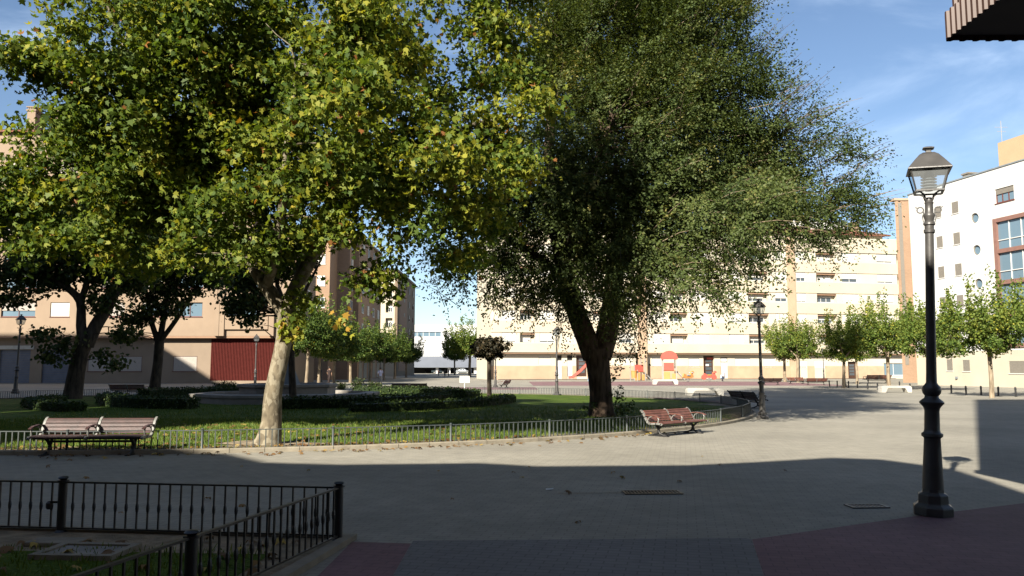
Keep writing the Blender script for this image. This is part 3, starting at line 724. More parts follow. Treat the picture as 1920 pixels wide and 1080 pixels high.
# ------------------------------------------------------------------ the big elm
rng = np.random.default_rng(5)
EBASE = Vector((2.9, 26.4, 0.06))
elm = empty('elm_tree', EBASE, 0, 'huge dark elm with forked furrowed trunk standing in the lawn by the right edge', 'tree')
def W(px, py, Y): return at(px, py, Y) - EBASE
L_ = [
 ([(0.0, 0, -0.1), (0.0, 0, 0.12), (0.0, 0, 0.5), W(1126, 730, 26.4), W(1122, 690, 26.4), W(1118, 655, 26.4)], [0.56, 0.44, 0.38, 0.365, 0.38, 0.43]),
 ([W(1112, 670, 26.4), W(1098, 630, 26.3), W(1082, 590, 26.2), W(1068, 545, 26), W(1052, 480, 25.8), W(1040, 390, 25.6), W(1030, 270, 25.6), W(1040, 120, 25.8), W(1050, -60, 26)], [0.34, 0.34, 0.32, 0.30, 0.26, 0.22, 0.17, 0.12, 0.05]),
 ([W(1126, 670, 26.4), W(1138, 625, 26.5), W(1146, 580, 26.6), W(1152, 520, 26.6), W(1165, 430, 26.6), W(1190, 310, 26.4), W(1220, 160, 26.2), W(1240, 0, 26)], [0.36, 0.36, 0.33, 0.30, 0.26, 0.21, 0.15, 0.06]),
 ([W(1152, 520, 26.6), W(1220, 440, 26.2), W(1300, 370, 25.8), W(1390, 310, 25.6), W(1480, 240, 25.4)], [0.2, 0.17, 0.13, 0.09, 0.03]),
 ([W(1160, 470, 26.6), W(1260, 450, 25.4), W(1370, 430, 24.8), W(1480, 410, 24.6), W(1570, 390, 24.6)], [0.16, 0.13, 0.1, 0.06, 0.02]),
 ([W(1060, 520, 26), W(990, 470, 25.4), W(930, 440, 25), W(880, 470, 24.8)], [0.16, 0.12, 0.08, 0.03]),
 ([W(1190, 310, 26.4), W(1290, 180, 26), W(1380, 60, 26), W(1430, -60, 26)], [0.14, 0.1, 0.06, 0.03]),
 ([W(1055, 480, 25.8), W(1080, 400, 24), W(1110, 320, 23), W(1150, 220, 22.6)], [0.16, 0.12, 0.09, 0.03]),
 ([W(1070, 420, 26), W(1130, 360, 28), W(1180, 250, 29.5), W(1220, 100, 30.5)], [0.16, 0.13, 0.09, 0.03]),
]
def lb(px, py, Y, *r): return (tuple(W(px, py, Y)), r if len(r) > 1 else r * 3)
lobes = [lb(1110, 300, 24.2, 2.6, 2.4, 2.4), lb(1240, 260, 24.2, 2.6, 2.4, 2.4), lb(1180, 100, 25, 3.0, 2.8, 2.6), lb(1060, 150, 25.5, 1.6, 2.2, 2.4), lb(1275, 110, 25.5, 1.8, 2.3, 2.6), lb(1180, -120, 26, 3.2, 3, 2.4),
         lb(1320, -70, 26, 1.2, 1.7, 1.8), lb(1370, 290, 24.8, 2.0, 2.0, 1.9), lb(1290, 430, 22.6, 2.0, 1.9, 1.1), lb(1150, 440, 23.6, 2.2, 1.8, 1.3), lb(1020, 430, 24.6, 1.7, 1.8, 1.3), lb(940, 430, 25, 1.0, 1.4, 1.1),
         lb(1200, 525, 23.4, 1.5, 1.6, .6), lb(1310, 500, 21.8, .9, 1.2, .5), lb(1390, 455, 21.6, .9, 1.1, .5), lb(1060, 500, 24.6, 1.4, 1.6, .55), lb(960, 510, 25, .9, 1.2, .6), lb(1420, 420, 23, 1.2, 1.4, .7), lb(1420, 350, 24.6, 1.0, 1.2, 1.0),
         lb(1440, 270, 25, .5, .8, .7), lb(1480, 345, 24.8, .5, .7, .5), lb(1480, 405, 24.5, .7, .9, .45), lb(1400, 230, 25.4, .5, .8, .8), lb(1370, 380, 26, 1.5, 1.5, 1.3), lb(1200, 330, 29.5, 3.6, 2.4, 3.2), lb(1180, 60, 29.5, 3.2, 2.2, 3.0),
         lb(1060, 380, 28.5, 2.2, 2, 2.0), lb(1330, 330, 28.6, 2.0, 2, 1.8), lb(880, 500, 24.8, .55, .7, .45), lb(1550, 400, 24.5, .5, .6, .25), lb(1545, 300, 24.8, .3, .5, .4), lb(1110, 560, 25.6, 1.3, 1.2, .35), lb(1020, 560, 25.5, .7, .9, .22), lb(1480, 425, 24.0, .9, 1.0, .4), lb(1535, 395, 24.4, .7, .8, .4), lb(1180, -380, 27, 3.2, 3, 2.4), lb(1180, -640, 28, 2.6, 2.6, 2.4), lb(970, -70, 27.5, 1.9, 1.8, 1.8), lb(930, -260, 28, 2.0, 1.8, 1.8), lb(1010, -450, 28, 2.2, 2, 2),  lb(1300, -260, 27, 2, 2, 2), lb(1080, -260, 27, 2, 2, 2), lb(1160, 350, 23.2, 1.8, 1.2, 1.8), lb(1080, 60, 24.6, 1.6, 1.6, 2.0), lb(1250, -40, 24.6, 1.8, 1.6, 1.8)]
P, D, CT_ = clumped(lobes, 4.4, rng, 0.3, .8, 11)
cen = np.array(W(1160, 330, 26.4))
out = norm(P - cen)
relz = np.clip((P[:, 2] - cen[2]) / 5.0, -1, 1)
D2 = norm(0.3 * D + 0.8 * out * np.array([1, 1, .6]) + np.stack([np.full(len(P), .22), np.zeros(len(P)), .12 + .55 * np.clip(relz + .35, -.25, 1)], 1))
pos, Nn, T, S, t, d, ll = spray_leaves(P, D2, 84, 1.05, 0.084, rng, 0.19, sweep=(0.08, 0, 0.0), jitter=0.24, tint0=CT_)
print('elm sprays', len(P))
# long whips round the right-hand outline
wl = [lb(1425, 110, 25.4, .25, .5, .7), lb(1465, 190, 25.2, .4, .6, .9), lb(1500, 230, 25, .4, .6, .8), lb(1535, 290, 25, .4, .5, .6), lb(1570, 350, 24.8, .4, .5, .4), lb(1620, 300, 24.8, .35, .4, .22), lb(1590, 390, 24.5, .6, .6, .2), lb(1390, 30, 25.8, .3, .5, 1.0), lb(1560, 440, 24.5, .7, .6, .25), lb(860, 520, 24.8, .35, .5, .3), lb(830, 560, 24.8, .3, .3, .1)]
P3, D3 = lobe_points(wl, 46, rng, 0.1)
a = spray_leaves(P3, norm(P3 - cen) + np.array([0.3, 0, 0.25]), 34, 1.45, 0.082, rng, 0.13, sweep=(0.22, 0, 0.5), jitter=0.2)
# drooping shoots under the crown
wd = [lb(1180, 590, 25.4, .9, .9, .3), lb(1230, 560, 24.0, .7, .7, .2), lb(1000, 545, 25, .9, .9, .3), lb(1180, 640, 26.0, .45, .5, .18), lb(1050, 610, 25.6, .25, .3, .2), lb(930, 560, 25, .5, .5, .2)]
P4, D4 = lobe_points(wd, 50, rng, 0.1)
b = spray_leaves(P4, norm(P4 - cen) * 1.0, 26, 0.8, 0.085, rng, 0.2, sweep=(0.1, 0, -0.35), jitter=0.35)
# leafy suckers on the trunk
P5 = np.array([(0.42, -.2, .35), (0.5, -.2, .6), (.6, -.15, .4), (.38, -.3, 1.2), (.42, -.25, 1.5), (.45, -.2, .15), (.36, -.3, .9), (.75, -.1, .3), (-.45, -.3, .3), (.36, -.2, 1.8)])
P5 = np.repeat(P5, 3, 0) + rng.normal(size=(30, 3)) * .1
c5 = spray_leaves(P5, P5 * np.array([1, 1, 0]), 18, 0.3, 0.10, rng, 0.2, tint0=-.15)
cat = [np.concatenate([x[i] for x in ((pos, Nn, T, S, t), a, b, c5)]) for i in range(5)]
leaf_obj('crown', *cat[:4], DIA_T * np.array([1.1, 1, 1]), cat[4], M['elm_leaf'], elm)
tw = [*P[rng.permutation(len(P))[:900]], *P3[::2], *P4[::2]]
wood('trunk', L_, tw, M['elm_bark'], elm, 14, maxr=0.045)
mb = MB()                                            # bare pale twigs among the leaves
for k in rng.permutation(len(P))[:1100]:
    q = Vector(P[k]); dv = Vector(d[k]); e = q + dv * float(ll[k]) * 0.95; m_ = q.lerp(e, .5) + Vector((0, 0, .06))
    mb.tube([q - dv * .2, m_, e], [0.013, 0.009, 0.004], 3, False)
for PP, A in ((P3, a), (P4, b)):
    for k in range(len(PP)):
        q = Vector(PP[k]); dv = Vector(A[5][k]); e = q + dv * float(A[6][k]) * 0.95
        mb.tube([q - dv * .35, q.lerp(e, .5) + Vector((0, 0, .05)), e], [0.014, 0.009, 0.004], 3, False)
mb.build('twigs', M['twig'], elm)
print('elm leaves', len(cat[0]))

# ------------------------------------------------------------------ trees at the back of the lawn
def shade_tree(name, base, limbs, lobes, n_dens, per, size, label, seed, bark, leafm, spread=.22, droop=None):
    rg = np.random.default_rng(seed)
    B = Vector(base); root = empty(name, B, 0, label, 'tree')
    limbs = [(loc(p, B), r) for p, r in limbs]
    lobes = [(tuple(Vector(c) - B), r) for c, r in lobes]
    P, D = lobe_points(lobes, n_dens, rg, 0.25)
    a = clump_leaves(P, D, per, spread, size, rg, tmpl=OVAL_T * np.array([1.5, 1, 1]), up=0.3)
    leaf_obj('crown', *a[:4], OVAL_T * np.array([1.6, 1, 1]), a[4], leafm, root)
    wood('trunk', limbs, P[rg.permutation(len(P))[:260]], bark, root, 10, maxr=.05)
    return root
shade_tree('shade_tree', (-21.9, 40.7, 0.06),
           [([at(132, 762, 40.7), at(136, 745, 40.7), at(143, 700, 40.7), at(152, 660, 40.7), at(160, 640, 40.7)], [.66, .47, .40, .38, .40]),
            ([at(158, 650, 40.7), at(152, 610, 40.6), at(150, 565, 40.5), at(120, 535, 40), at(70, 505, 39.5), at(20, 480, 39.5)], [.3, .24, .2, .16, .12, .05]),
            ([at(162, 648, 40.7), at(180, 610, 40.8), at(205, 570, 41), at(225, 520, 41), at(240, 450, 41)], [.36, .32, .28, .2, .08]),
            ([at(150, 570, 40.5), at(165, 520, 40.5), at(170, 450, 40.5), at(170, 380, 40.5)], [.18, .14, .1, .05])],
           [(at(40, 510, 40), (2.3, 2.2, 1.1)), (at(130, 480, 40.5), (2.6, 2.6, 1.5)), (at(225, 500, 41), (2.0, 2.2, 1.3)), (at(180, 400, 41), (3.2, 3, 2.2)), (at(60, 410, 40.5), (2.6, 2.6, 2)), (at(105, 660, 39.5), (.75, .7, .55)), (at(210, 672, 39.8), (.65, .6, .5)),
            (at(75, 625, 39.5), (.8, .7, .3)), (at(200, 565, 40.5), (1.0, 1, .6)), (at(20, 560, 39.5), (1.1, 1, .4)), (at(235, 625, 40), (.7, .7, .25)), (at(130, 640, 39.7), (.6, .5, .3))], 27, 22, .2,
           'thick dark leaning tree at the back left of the lawn beside a street lamp', 21, M['dark_bark'], M['dark_leaf'])
shade_tree('shade_tree', (-21.3, 48.4, 0.05),
           [([at(288, 745, 48.4), at(291, 720, 48.4), at(296, 680, 48.4), at(299, 640, 48.4)], [.42, .32, .28, .28]),
            ([at(298, 645, 48.4), at(283, 600, 48.3), at(276, 555, 48), at(262, 500, 48)], [.18, .15, .12, .05]),
            ([at(299, 643, 48.4), at(308, 590, 48.4), at(318, 540, 48.4), at(330, 470, 48.4)], [.2, .16, .12, .05]),
            ([at(302, 638, 48.4), at(330, 600, 48.3), at(352, 565, 48.2), at(372, 530, 48), at(395, 490, 48)], [.16, .14, .12, .09, .04])],
           [(at(280, 520, 48), (2.4, 2.4, 1.5)), (at(360, 490, 48), (2.3, 2.4, 1.5)), (at(320, 430, 48.5), (3.4, 3, 2)), (at(255, 590, 47.5), (1.2, 1.2, .7)), (at(240, 625, 47.5), (.9, .9, .5)), (at(400, 520, 47.5), (1.2, 1.3, .7)), (at(310, 575, 47.6), (1.3, 1, .6)), (at(345, 545, 47.8), (1.2, 1, .5))], 27, 22, .2,
           'slim forked dark tree behind the hedge and in front of the salmon building', 22, M['dark_bark'], M['dark_leaf'])
shade_tree('shade_tree', (-8.75, 31.6, 0.1),
           [([at(549, 768, 31.6), at(549, 740, 31.6), at(547, 690, 31.6), at(545, 640, 31.6), at(536, 580, 31.5), at(515, 520, 31.4)], [.2, .15, .13, .12, .1, .06]),
            ([at(540, 610, 31.5), at(500, 560, 31.2), at(460, 530, 31)], [.08, .06, .03]),
            ([at(542, 600, 31.5), at(580, 530, 31.4), at(610, 470, 31.4)], [.08, .06, .03])],
           [(at(455, 560, 31), (.8, .9, .9)), (at(462, 510, 31), (.9, 1, .8)), (at(540, 480, 31.4), (1.3, 1.2, .9)), (at(470, 600, 30.8), (.3, .4, .3))], 60, 24, .15,
           'slender dark tree with a drooping crown right behind the plane tree trunk', 23, M['dark_bark'], M['dark_leaf'], .18)

# clipped ball tree
bt = empty('ball_tree', (-0.95, 33.7, 0.1), 0, 'small clipped bronze ball headed tree on a thin straight trunk', 'tree')
rng = np.random.default_rng(8)
P, D = lobe_points([((0, 0, 2.40), (.80, .76, .46))], 300, rng, .5)
P[:, 2] = np.clip(P[:, 2], 2.02, 2.80)
a = clump_leaves(P, D, 22, .07, .10, rng, tmpl=OVAL_T, out=.8)
leaf_obj('crown', *a[:4], OVAL_T * np.array([1.5, 1, 1]), a[4], M['ball_leaf'], bt)
wood('trunk', [([(0, 0, -.05), (.01, 0, .6), (-.01, 0, 1.4), (.0, 0, 2.1), (.02, 0, 2.5)], [.12, .095, .085, .08, .05]), ([(0, 0, 1.75), (-.2, 0, 2.1), (-.45, 0, 2.4)], [.05, .04, .02]), ([(0, 0, 1.8), (.2, .05, 2.1), (.45, 0, 2.4)], [.05, .04, .02])], P[::9], M['dark_bark'], bt, 8)

# ------------------------------------------------------------------ street trees: one of three shapes, copied
def street_proto(seed, R0, zc, ztop, leafm='street_leaf', leaf=.15, dens=9, shoots=46):
    rg = np.random.default_rng(seed)
    B = []
    lob = [((0, 0, zc), (R0 * .78, R0 * .78, R0 * .42)), ((R0 * .42, 0, zc - .1), (R0 * .55, R0 * .5, R0 * .36)), ((-R0 * .45, R0 * .1, zc), (R0 * .52, R0 * .5, R0 * .38)), ((0, -R0 * .4, zc), (R0 * .5, R0 * .5, R0 * .4)), ((.1, .1, zc + R0 * .38), (R0 * .45, R0 * .45, R0 * .38))]
    P, D, CT_ = clumped(lob, dens, rg, .35, .42, 9)
    a = clump_leaves(P, D, 15, .15, leaf, rg, tmpl=OVAL_T, tint0=CT_ + .02)
    n = shoots
    ang = rg.uniform(0, 2 * PI, n); rr = np.sqrt(rg.uniform(0, 1, n)) * R0 * .85
    h = (ztop - zc) * (1 - .45 * (rr / R0) ** 1.5) * rg.uniform(.65, 1.45, n)
    Q = np.stack([rr * np.cos(ang), rr * np.sin(ang), np.full(n, zc + R0 * .1)], 1)
    per2 = 78
    t = rg.uniform(0, 1, (n, per2)); lean = Q * np.array([.22, .22, 0])
    pos = Q[:, None, :] + np.stack([lean[:, 0:1] * t, lean[:, 1:2] * t, h[:, None] * t], -1) + rg.normal(size=(n, per2, 3)) * .125 * (1.35 - .8 * t)[..., None]
    pos = pos.reshape(-1, 3); K = len(pos)
    b = (pos, rand_dir(K, rg) * .8 + np.array([0, 0, .4]), rand_dir(K, rg) + np.array([0, 0, .7]), rg.uniform(.7, 1.25, K) * leaf, np.repeat(np.clip(rg.normal(.55, .14, n), 0, 1), per2) + rg.normal(0, .15, K))
    cat = [np.concatenate([a[i], b[i]]) for i in range(5)]
    root = empty('street_tree', (0, 0, 0))
    leaf_obj('crown', *cat[:4], OVAL_T * np.array([1.7, 1, 1]), cat[4], M[leafm], root)
    limbs = [([(0, 0, -.05), (.02, 0, .1), (.03, .02, 1.0), (.0, 0, zc - R0 * .55), (.02, 0, zc - R0 * .35)], [.2, .15, .125, .12, .13])]
    for k in range(5):
        an = k * 2 * PI / 5 + .4; e = Vector((math.cos(an), math.sin(an), 0))
        limbs.append(([Vector((0, 0, zc - R0 * .4)), e * R0 * .25 + Vector((0, 0, zc - R0 * .12)), e * R0 * .5 + Vector((0, 0, zc + R0 * .2))], [.075, .055, .025]))
    wood('trunk', limbs, Q[::2], M['pale_bark'], root, 8, maxr=.03)
    return root

def place_tree(proto, used, x, y, rz, s, sz, label, group, lean=0.0):
    o = proto if not used[0] else copy_tree(proto)
    used[0] = True
    o.location = (x, y, 0); o.rotation_euler = (0, lean, rz); o.scale = (s, s, sz)
    tag(o, label, 'tree', group)
    return o
sA = street_proto(31, 2.5, 3.6, 6.4); uA = [False]
sB = street_proto(32, 2.2, 3.4, 6.2); uB = [False]
sC = street_proto(33, 2.9, 3.8, 6.6); uC = [False]
yA = street_proto(34, 2.4, 3.5, 6.1, 'young_leaf', .14, 5.5, 56); vA = [False]
yB = street_proto(35, 2.1, 3.3, 6.3, 'young_leaf', .14, 4.8, 50); vB = [False]
yC = street_proto(36, 2.7, 3.7, 6.4, 'young_leaf', .14, 5.5, 64); vC = [False]
gl = 'leafy trees along the street on the left'
def gxy(px, py): v = G(px, py); return v.x, v.y
place_tree(sC, uC, *gxy(573, 724), .3, 1.05, 1.18, 'bright green street tree with pale leaning trunk nearest the plane tree', gl, R(3))
place_tree(sB, uB, *gxy(597, 723), 1.3, 1.1, 1.12, 'second pale trunked street tree just right of the nearest one', gl, R(4))
place_tree(sA, uA, -17.6, 80, 2.0, 1.12, 1.05, 'street tree behind the person in dark clothes', gl)
place_tree(sB, uB, -18.2, 91, .7, 1.25, 1.05, 'dark street tree left of the person in the white shirt', gl)
place_tree(sA, uA, -17.2, 98, 4.0, 1.15, 1.05, 'street tree behind the person in the white shirt', gl)
place_tree(sC, uC, -17.4, 110, 3.0, 1.05, 1.05, 'street tree behind the dark bench back', gl)
place_tree(sB, uB, -18.0, 124, 5.0, 1.3, 1.08, 'street tree near the corner of the brown brick block', gl)
place_tree(sA, uA, -18.6, 142, 1.0, 1.35, 1.1, 'farthest street tree in front of the parked white van', gl)
place_tree(yC, vC, *gxy(881, 707), 2.4, 1.95, 1.5, 'round green tree behind the clipped ball tree', 'green trees at the end of the street')
place_tree(sB, uB, *gxy(852, 703), .4, 1.6, 1.5, 'dark narrow tree behind the round green tree and the parked cars', 'green trees at the end of the street')
gr = 'young trees along the right edge of the plaza'
place_tree(yB, vB, *gxy(1472, 716), 1.1, 1.25, 1.1, 'young tree with props left of the double bench pair', gr)
place_tree(yA, vA, *gxy(1497, 717), 2.7, 1.25, 1.13, 'young tree growing behind the first bench of the pair', gr)
place_tree(yB, vB, *gxy(1582, 728), 3.6, .95, .98, 'small young tree with leaning pale trunk beside the bollards', gr, R(-4))
place_tree(yA, vA, *gxy(1607, 720), 5.1, 1.0, .98, 'young tree in front of the brown building door', gr)
place_tree(yC, vC, *gxy(1667, 729), .9, 1.1, 1.06, 'tall young tree directly behind the white concrete bench', gr)
place_tree(yA, vA, *gxy(1752, 733), 2.2, 1.05, 1.0, 'young tree hidden behind the tall near lamp post', gr)
place_tree(yC, vC, *gxy(1860, 746), 4.3, .9, .95, 'young tree with a slim trunk standing nearest on the right', gr)
place_tree(yB, vB, *gxy(1990, 746), 1.9, 1.0, 1.05, 'young tree cut off by the right edge of the view', gr)

# ------------------------------------------------------------------ hedges, shrubs, grass, fallen leaves
def hedge(pts, w, h, label, seed, n_per=900, group='clipped hedges round the fountain'):
    rg = np.random.default_rng(seed)
    mb = MB(); pts = [Vector((*p, lawn_z((Vector((*p, 0)) - LC).length))) for p in pts]
    L = sum((pts[i + 1] - pts[i]).length for i in range(len(pts) - 1))
    for i in range(len(pts) - 1):
        mb.bar(pts[i] + Vector((0, 0, h * .45)), pts[i + 1] + Vector((0, 0, h * .45)), w * .8, h * .9)
    P = []; Dd = []
    n = int(n_per * L / 4)
    for _ in range(n):
        i = rg.integers(0, len(pts) - 1); p = pts[i].lerp(pts[i + 1], rg.uniform()); t = (pts[i + 1] - pts[i]).normalized(); s = Vector((-t.y, t.x, 0))
        k = rg.uniform()
        if k < .5: q = p + s * rg.uniform(-w / 2, w / 2) + Vector((0, 0, h + rg.normal() * .03)); d = Vector((0, 0, 1))
        else:
            sg = 1 if k < .75 else -1
            q = p + s * sg * (w / 2 + rg.normal() * .03) + Vector((0, 0, rg.uniform(.05, h))); d = s * sg
        P.append(q); Dd.append(d)
    for e, q_ in ((pts[0], pts[1]), (pts[-1], pts[-2])):
        dv = (e - q_).normalized(); sd = Vector((-dv.y, dv.x, 0))
        for _ in range(150):
            P.append(e + dv * (.02 + rg.normal() * .03) + sd * rg.uniform(-w / 2, w / 2) + Vector((0, 0, rg.uniform(.03, h)))); Dd.append(dv)
    P = np.array(P); Dd = np.array(Dd); K = len(P)
    root = empty('hedge', pts[0], 0, label, 'hedge', group)
    o = mb.build('hedge_body', M['hedge_leaf'], root); o.location = -pts[0]
    leaf_obj('leaves', P - np.array(pts[0]), rand_dir(K, rg) * .8 + Dd, rand_dir(K, rg), rg.uniform(.05, .11, K), OVAL_T * np.array([1.7, 1, 1]), np.clip(rg.normal(.45, .22, K), 0, 1), M['hedge_leaf'], root)
def arc(r, a0, a1, n, cx=FX, cy=FY): return [(cx + r * math.cos(R(a0 + (a1 - a0) * i / n)), cy + r * math.sin(R(a0 + (a1 - a0) * i / n))) for i in range(n + 1)]
hedge(arc(7.2, -78, -12, 9), .8, .4, 'low clipped hedge curving in front of the fountain on its right', 41)
hedge(arc(7.2, -170, -102, 9), .8, .4, 'low clipped hedge curving in front of the fountain on its left', 42)
hedge(arc(9.8, -62, -2, 9), .7, .3, 'outer clipped hedge curving from the ball tree towards the fountain', 43)
hedge(arc(9.8, -175, -120, 9), .7, .3, 'outer clipped hedge in the shade on the left half of the lawn', 44)
hedge(arc(7.6, 15, 78, 9), .8, .5, 'clipped hedge behind the fountain in front of the dark bench', 45)
hedge(arc(7.6, 102, 165, 9), .8, .5, 'clipped hedge behind the fountain under the slim forked tree', 46)
hedge([(-2.6, 38.5), (-1.9, 39.6), (-2.3, 41.0)], .9, .42, 'short bright sunlit hedge end beside the ball tree', 47)

def shrub(x, y, h, r, label, seed, n=16):
    rg = np.random.default_rng(seed); root = empty('rose_bush', (x, y, .08), 0, label, 'shrub', 'straggly bushes behind the fountain')
    B = np.stack([rg.normal(size=n) * r * .35, rg.normal(size=n) * r * .35, np.full(n, .02)], 1)
    Dv = norm(np.stack([rg.normal(size=n) * .4, rg.normal(size=n) * .4, np.ones(n)], 1))
    a = spray_leaves(B + Dv * h * .35, Dv, 34, h * .62, .09, rg, .4, sweep=(0, 0, .2), jitter=.25)
    leaf_obj('leaves', *a[:4], OVAL_T * np.array([1.5, 1, 1]), a[4] - .1, M['dark_leaf'], root)
    mb = MB()
    for k in range(n): mb.tube([Vector(B[k]), Vector(B[k] + Dv[k] * h * .95)], [.012, .004], 4, False)
    mb.build('stems', M['dark_bark'], root)
for i, (px, py, h, r, lab) in enumerate([(668, 738, 1.0, .45, 'tall straggly rose bush left of the dark bench'), (700, 738, .8, .4, 'low straggly rose bush between the tall bush and the dark bench'), (640, 739, .7, .4, 'small straggly bush right of the plane tree trunk'), (412, 738, .8, .4, 'straggly bush before the burgundy wall'), (432, 736, .7, .35, 'thin straggly bush next to the lamp by the burgundy wall')]):
    shrub(*gxy(px, py), h, r, lab, 60 + i)

rng = np.random.default_rng(77)
def in_lawn(n, ymax, rmin=0, rmax=LR - .15):
    out = []
    while sum(len(o) for o in out) < n:
        p = np.stack([rng.uniform(-15, 8.6, n * 3), rng.uniform(15.7, ymax, n * 3)], 1)
        r = np.hypot(p[:, 0] - LC.x, p[:, 1] - LC.y); p = p[(r < rmax) & (r > rmin)]; out.append(p)
    p = np.concatenate(out)[:n]; r = np.hypot(p[:, 0] - LC.x, p[:, 1] - LC.y)
    z = 0.035 + 0.16 * (1 - np.minimum(r / LR, 1) ** 2) * np.minimum(1, (LR - r) / 3 + .15)
    return np.column_stack([p, z])
BLADE = np.array([(-.12, 0, 0), (.12, 0, 0), (.05, .7, .1), (0, 1, .25)])
p = np.concatenate([in_lawn(36000, 24, rmax=LR - .55), in_lawn(26000, 32, rmax=LR - .6), in_lawn(2500, 26, LR - .7, LR - .1)])
p = p[np.hypot((p[:, 0] + 5.1) / 1.35, (p[:, 1] - 17.1) / .8) > rng.uniform(.75, 1.05, len(p))]
K = len(p)
tag(leaf_obj('grass_blades', p, rand_dir(K, rng) * np.array([1, 1, .1]), np.column_stack([rng.normal(size=(K, 2)) * .35, np.ones(K)]), rng.uniform(.035, .085, K), BLADE, np.clip(rng.normal(.45, .25, K), 0, 1), M['grass_blade']), kind='stuff')
q = np.column_stack([rng.uniform(-6.5, -1.9, 6000), rng.uniform(3.6, 7.4, 6000), np.full(6000, .035)]); q = q[q[:, 0] < -2.05 - (7.6 - q[:, 1]) * .24]; K = len(q)
tag(leaf_obj('planter_grass', q, rand_dir(K, rng) * np.array([1, 1, .1]), np.column_stack([rng.normal(size=(K, 2)) * .35, np.ones(K)]), rng.uniform(.03, .075, K), BLADE, np.clip(rng.normal(.4, .25, K), 0, 1), M['grass_blade']), kind='stuff')
# fallen leaves, thickest under the plane tree and along the kerb
l1 = in_lawn(700, 22, 0, LR - .05); l1 = l1[np.exp(-((l1[:, 0] + 6.5) / 5.5) ** 2) > rng.uniform(size=len(l1))]
l2 = in_lawn(650, 19, LR - .8, LR); l2 = l2[rng.uniform(size=len(l2)) < .8]
a2 = rng.uniform(R(-115), R(-45), 240); r2 = LR + .16 + np.abs(rng.normal(0, .28, 240)); l3 = np.column_stack([LC.x + r2 * np.cos(a2), LC.y + r2 * np.sin(a2), np.full(240, .004)])
l4 = np.column_stack([rng.uniform(-9, 4.5, 26), rng.uniform(8.6, 15.5, 26), np.full(26, .004)])
l5 = np.column_stack([rng.uniform(-5.5, -1.9, 70), rng.uniform(5, 7.7, 70), np.full(70, .038)])
p = np.concatenate([l1, l2, l3, l4, l5]); p[:, 2] += rng.uniform(.008, .03, len(p)); K = len(p)
tag(leaf_obj('fallen_leaves', p, rand_dir(K, rng) * .4 + np.array([0, 0, 1]), rand_dir(K, rng), np.where(p[:, 2] < .05, rng.uniform(.05, .11, K), rng.uniform(.08, .16, K)), PLANE_T * np.array([1, 1, 2.5]), rng.uniform(0, 1, K) ** 1.3, M['fallen']), kind='stuff')
# ================================================================== buildings
UP = Vector((0, 0, 1))
class Face:
    """one facade plane: O is its lower left corner seen from outside, U runs to the right"""
    def __init__(s, a, b, z0=0.0):
        s.O = Vector((a[0], a[1], z0)); d = Vector((b[0] - a[0], b[1] - a[1], 0)); s.W = d.length; s.U = d.normalized(); s.N = s.U.cross(UP)
        s.z0 = z0
    def p(s, u, v, w=0.0):                # v is a height above the ground, w the depth into the wall
        return Vector((s.O.x, s.O.y, 0)) + s.U * u + UP * v - s.N * w
    def u(s, px):
        k = (px - 960) / F_PX
        Y = s.O.y
        for _ in range(4):
            kk = k * (CT + ST * 4.0 / Y); uu = (kk * s.O.y - s.O.x) / (s.U.x - kk * s.U.y); Y = s.O.y + s.U.y * uu
        return uu
    def v(s, px, py):
        uu = s.u(px); return at(px, py, s.O.y + s.U.y * uu).z

def wall_face(mb, f, z1, holes, u0=0.0, u1=None, z0=None):
    """flat wall with rectangular openings (u0,u1,v0,v1,depth) and their reveals"""
    u1 = f.W if u1 is None else u1; z0 = f.z0 if z0 is None else z0
    hs = [h for h in holes if h[0] < u1 - 0.01 and h[1] > u0 + 0.01 and h[2] < z1 and h[3] > z0]
    us = sorted({round(x, 4) for x in [u0, u1] + [c for h in hs for c in (max(h[0], u0), min(h[1], u1))]})
    vs = sorted({round(x, 4) for x in [z0, z1] + [c for h in hs for c in (max(h[2], z0), min(h[3], z1))]})
    for j in range(len(vs) - 1):
        run = None
        for i in range(len(us) - 1):
            cu = (us[i] + us[i + 1]) / 2; cv = (vs[j] + vs[j + 1]) / 2
            open_ = any(h[0] < cu < h[1] and h[2] < cv < h[3] for h in hs)
            if not open_:
                run = us[i] if run is None else run
            if run is not None and (open_ or i == len(us) - 2):
                e = us[i] if open_ else us[i + 1]
                mb.quad(f.p(run, vs[j]), f.p(e, vs[j]), f.p(e, vs[j + 1]), f.p(run, vs[j + 1])); run = None
    for h in hs:
        a, b, c, d, w = h[:5]
        mb.quad(f.p(a, c), f.p(b, c), f.p(b, c, w), f.p(a, c, w)); mb.quad(f.p(a, d), f.p(a, d, w), f.p(b, d, w), f.p(b, d))
        mb.quad(f.p(a, c), f.p(a, c, w), f.p(a, d, w), f.p(a, d)); mb.quad(f.p(b, c), f.p(b, d), f.p(b, d, w), f.p(b, c, w))
        mb.quad(f.p(a, c, w), f.p(b, c, w), f.p(b, d, w), f.p(a, d, w))

def fbox(mb, f, u0, u1, v0, v1, w0, w1):
    """box on a facade: w0 (outer) to w1 (inner); negative sticks out"""
    P = [f.p(u, v, w) for w in (w0, w1) for v in (v0, v1) for u in (u0, u1)]
    mb.add(P, [[0, 1, 3, 2], [4, 6, 7, 5], [0, 4, 5, 1], [2, 3, 7, 6], [0, 2, 6, 4], [1, 5, 7, 3]])

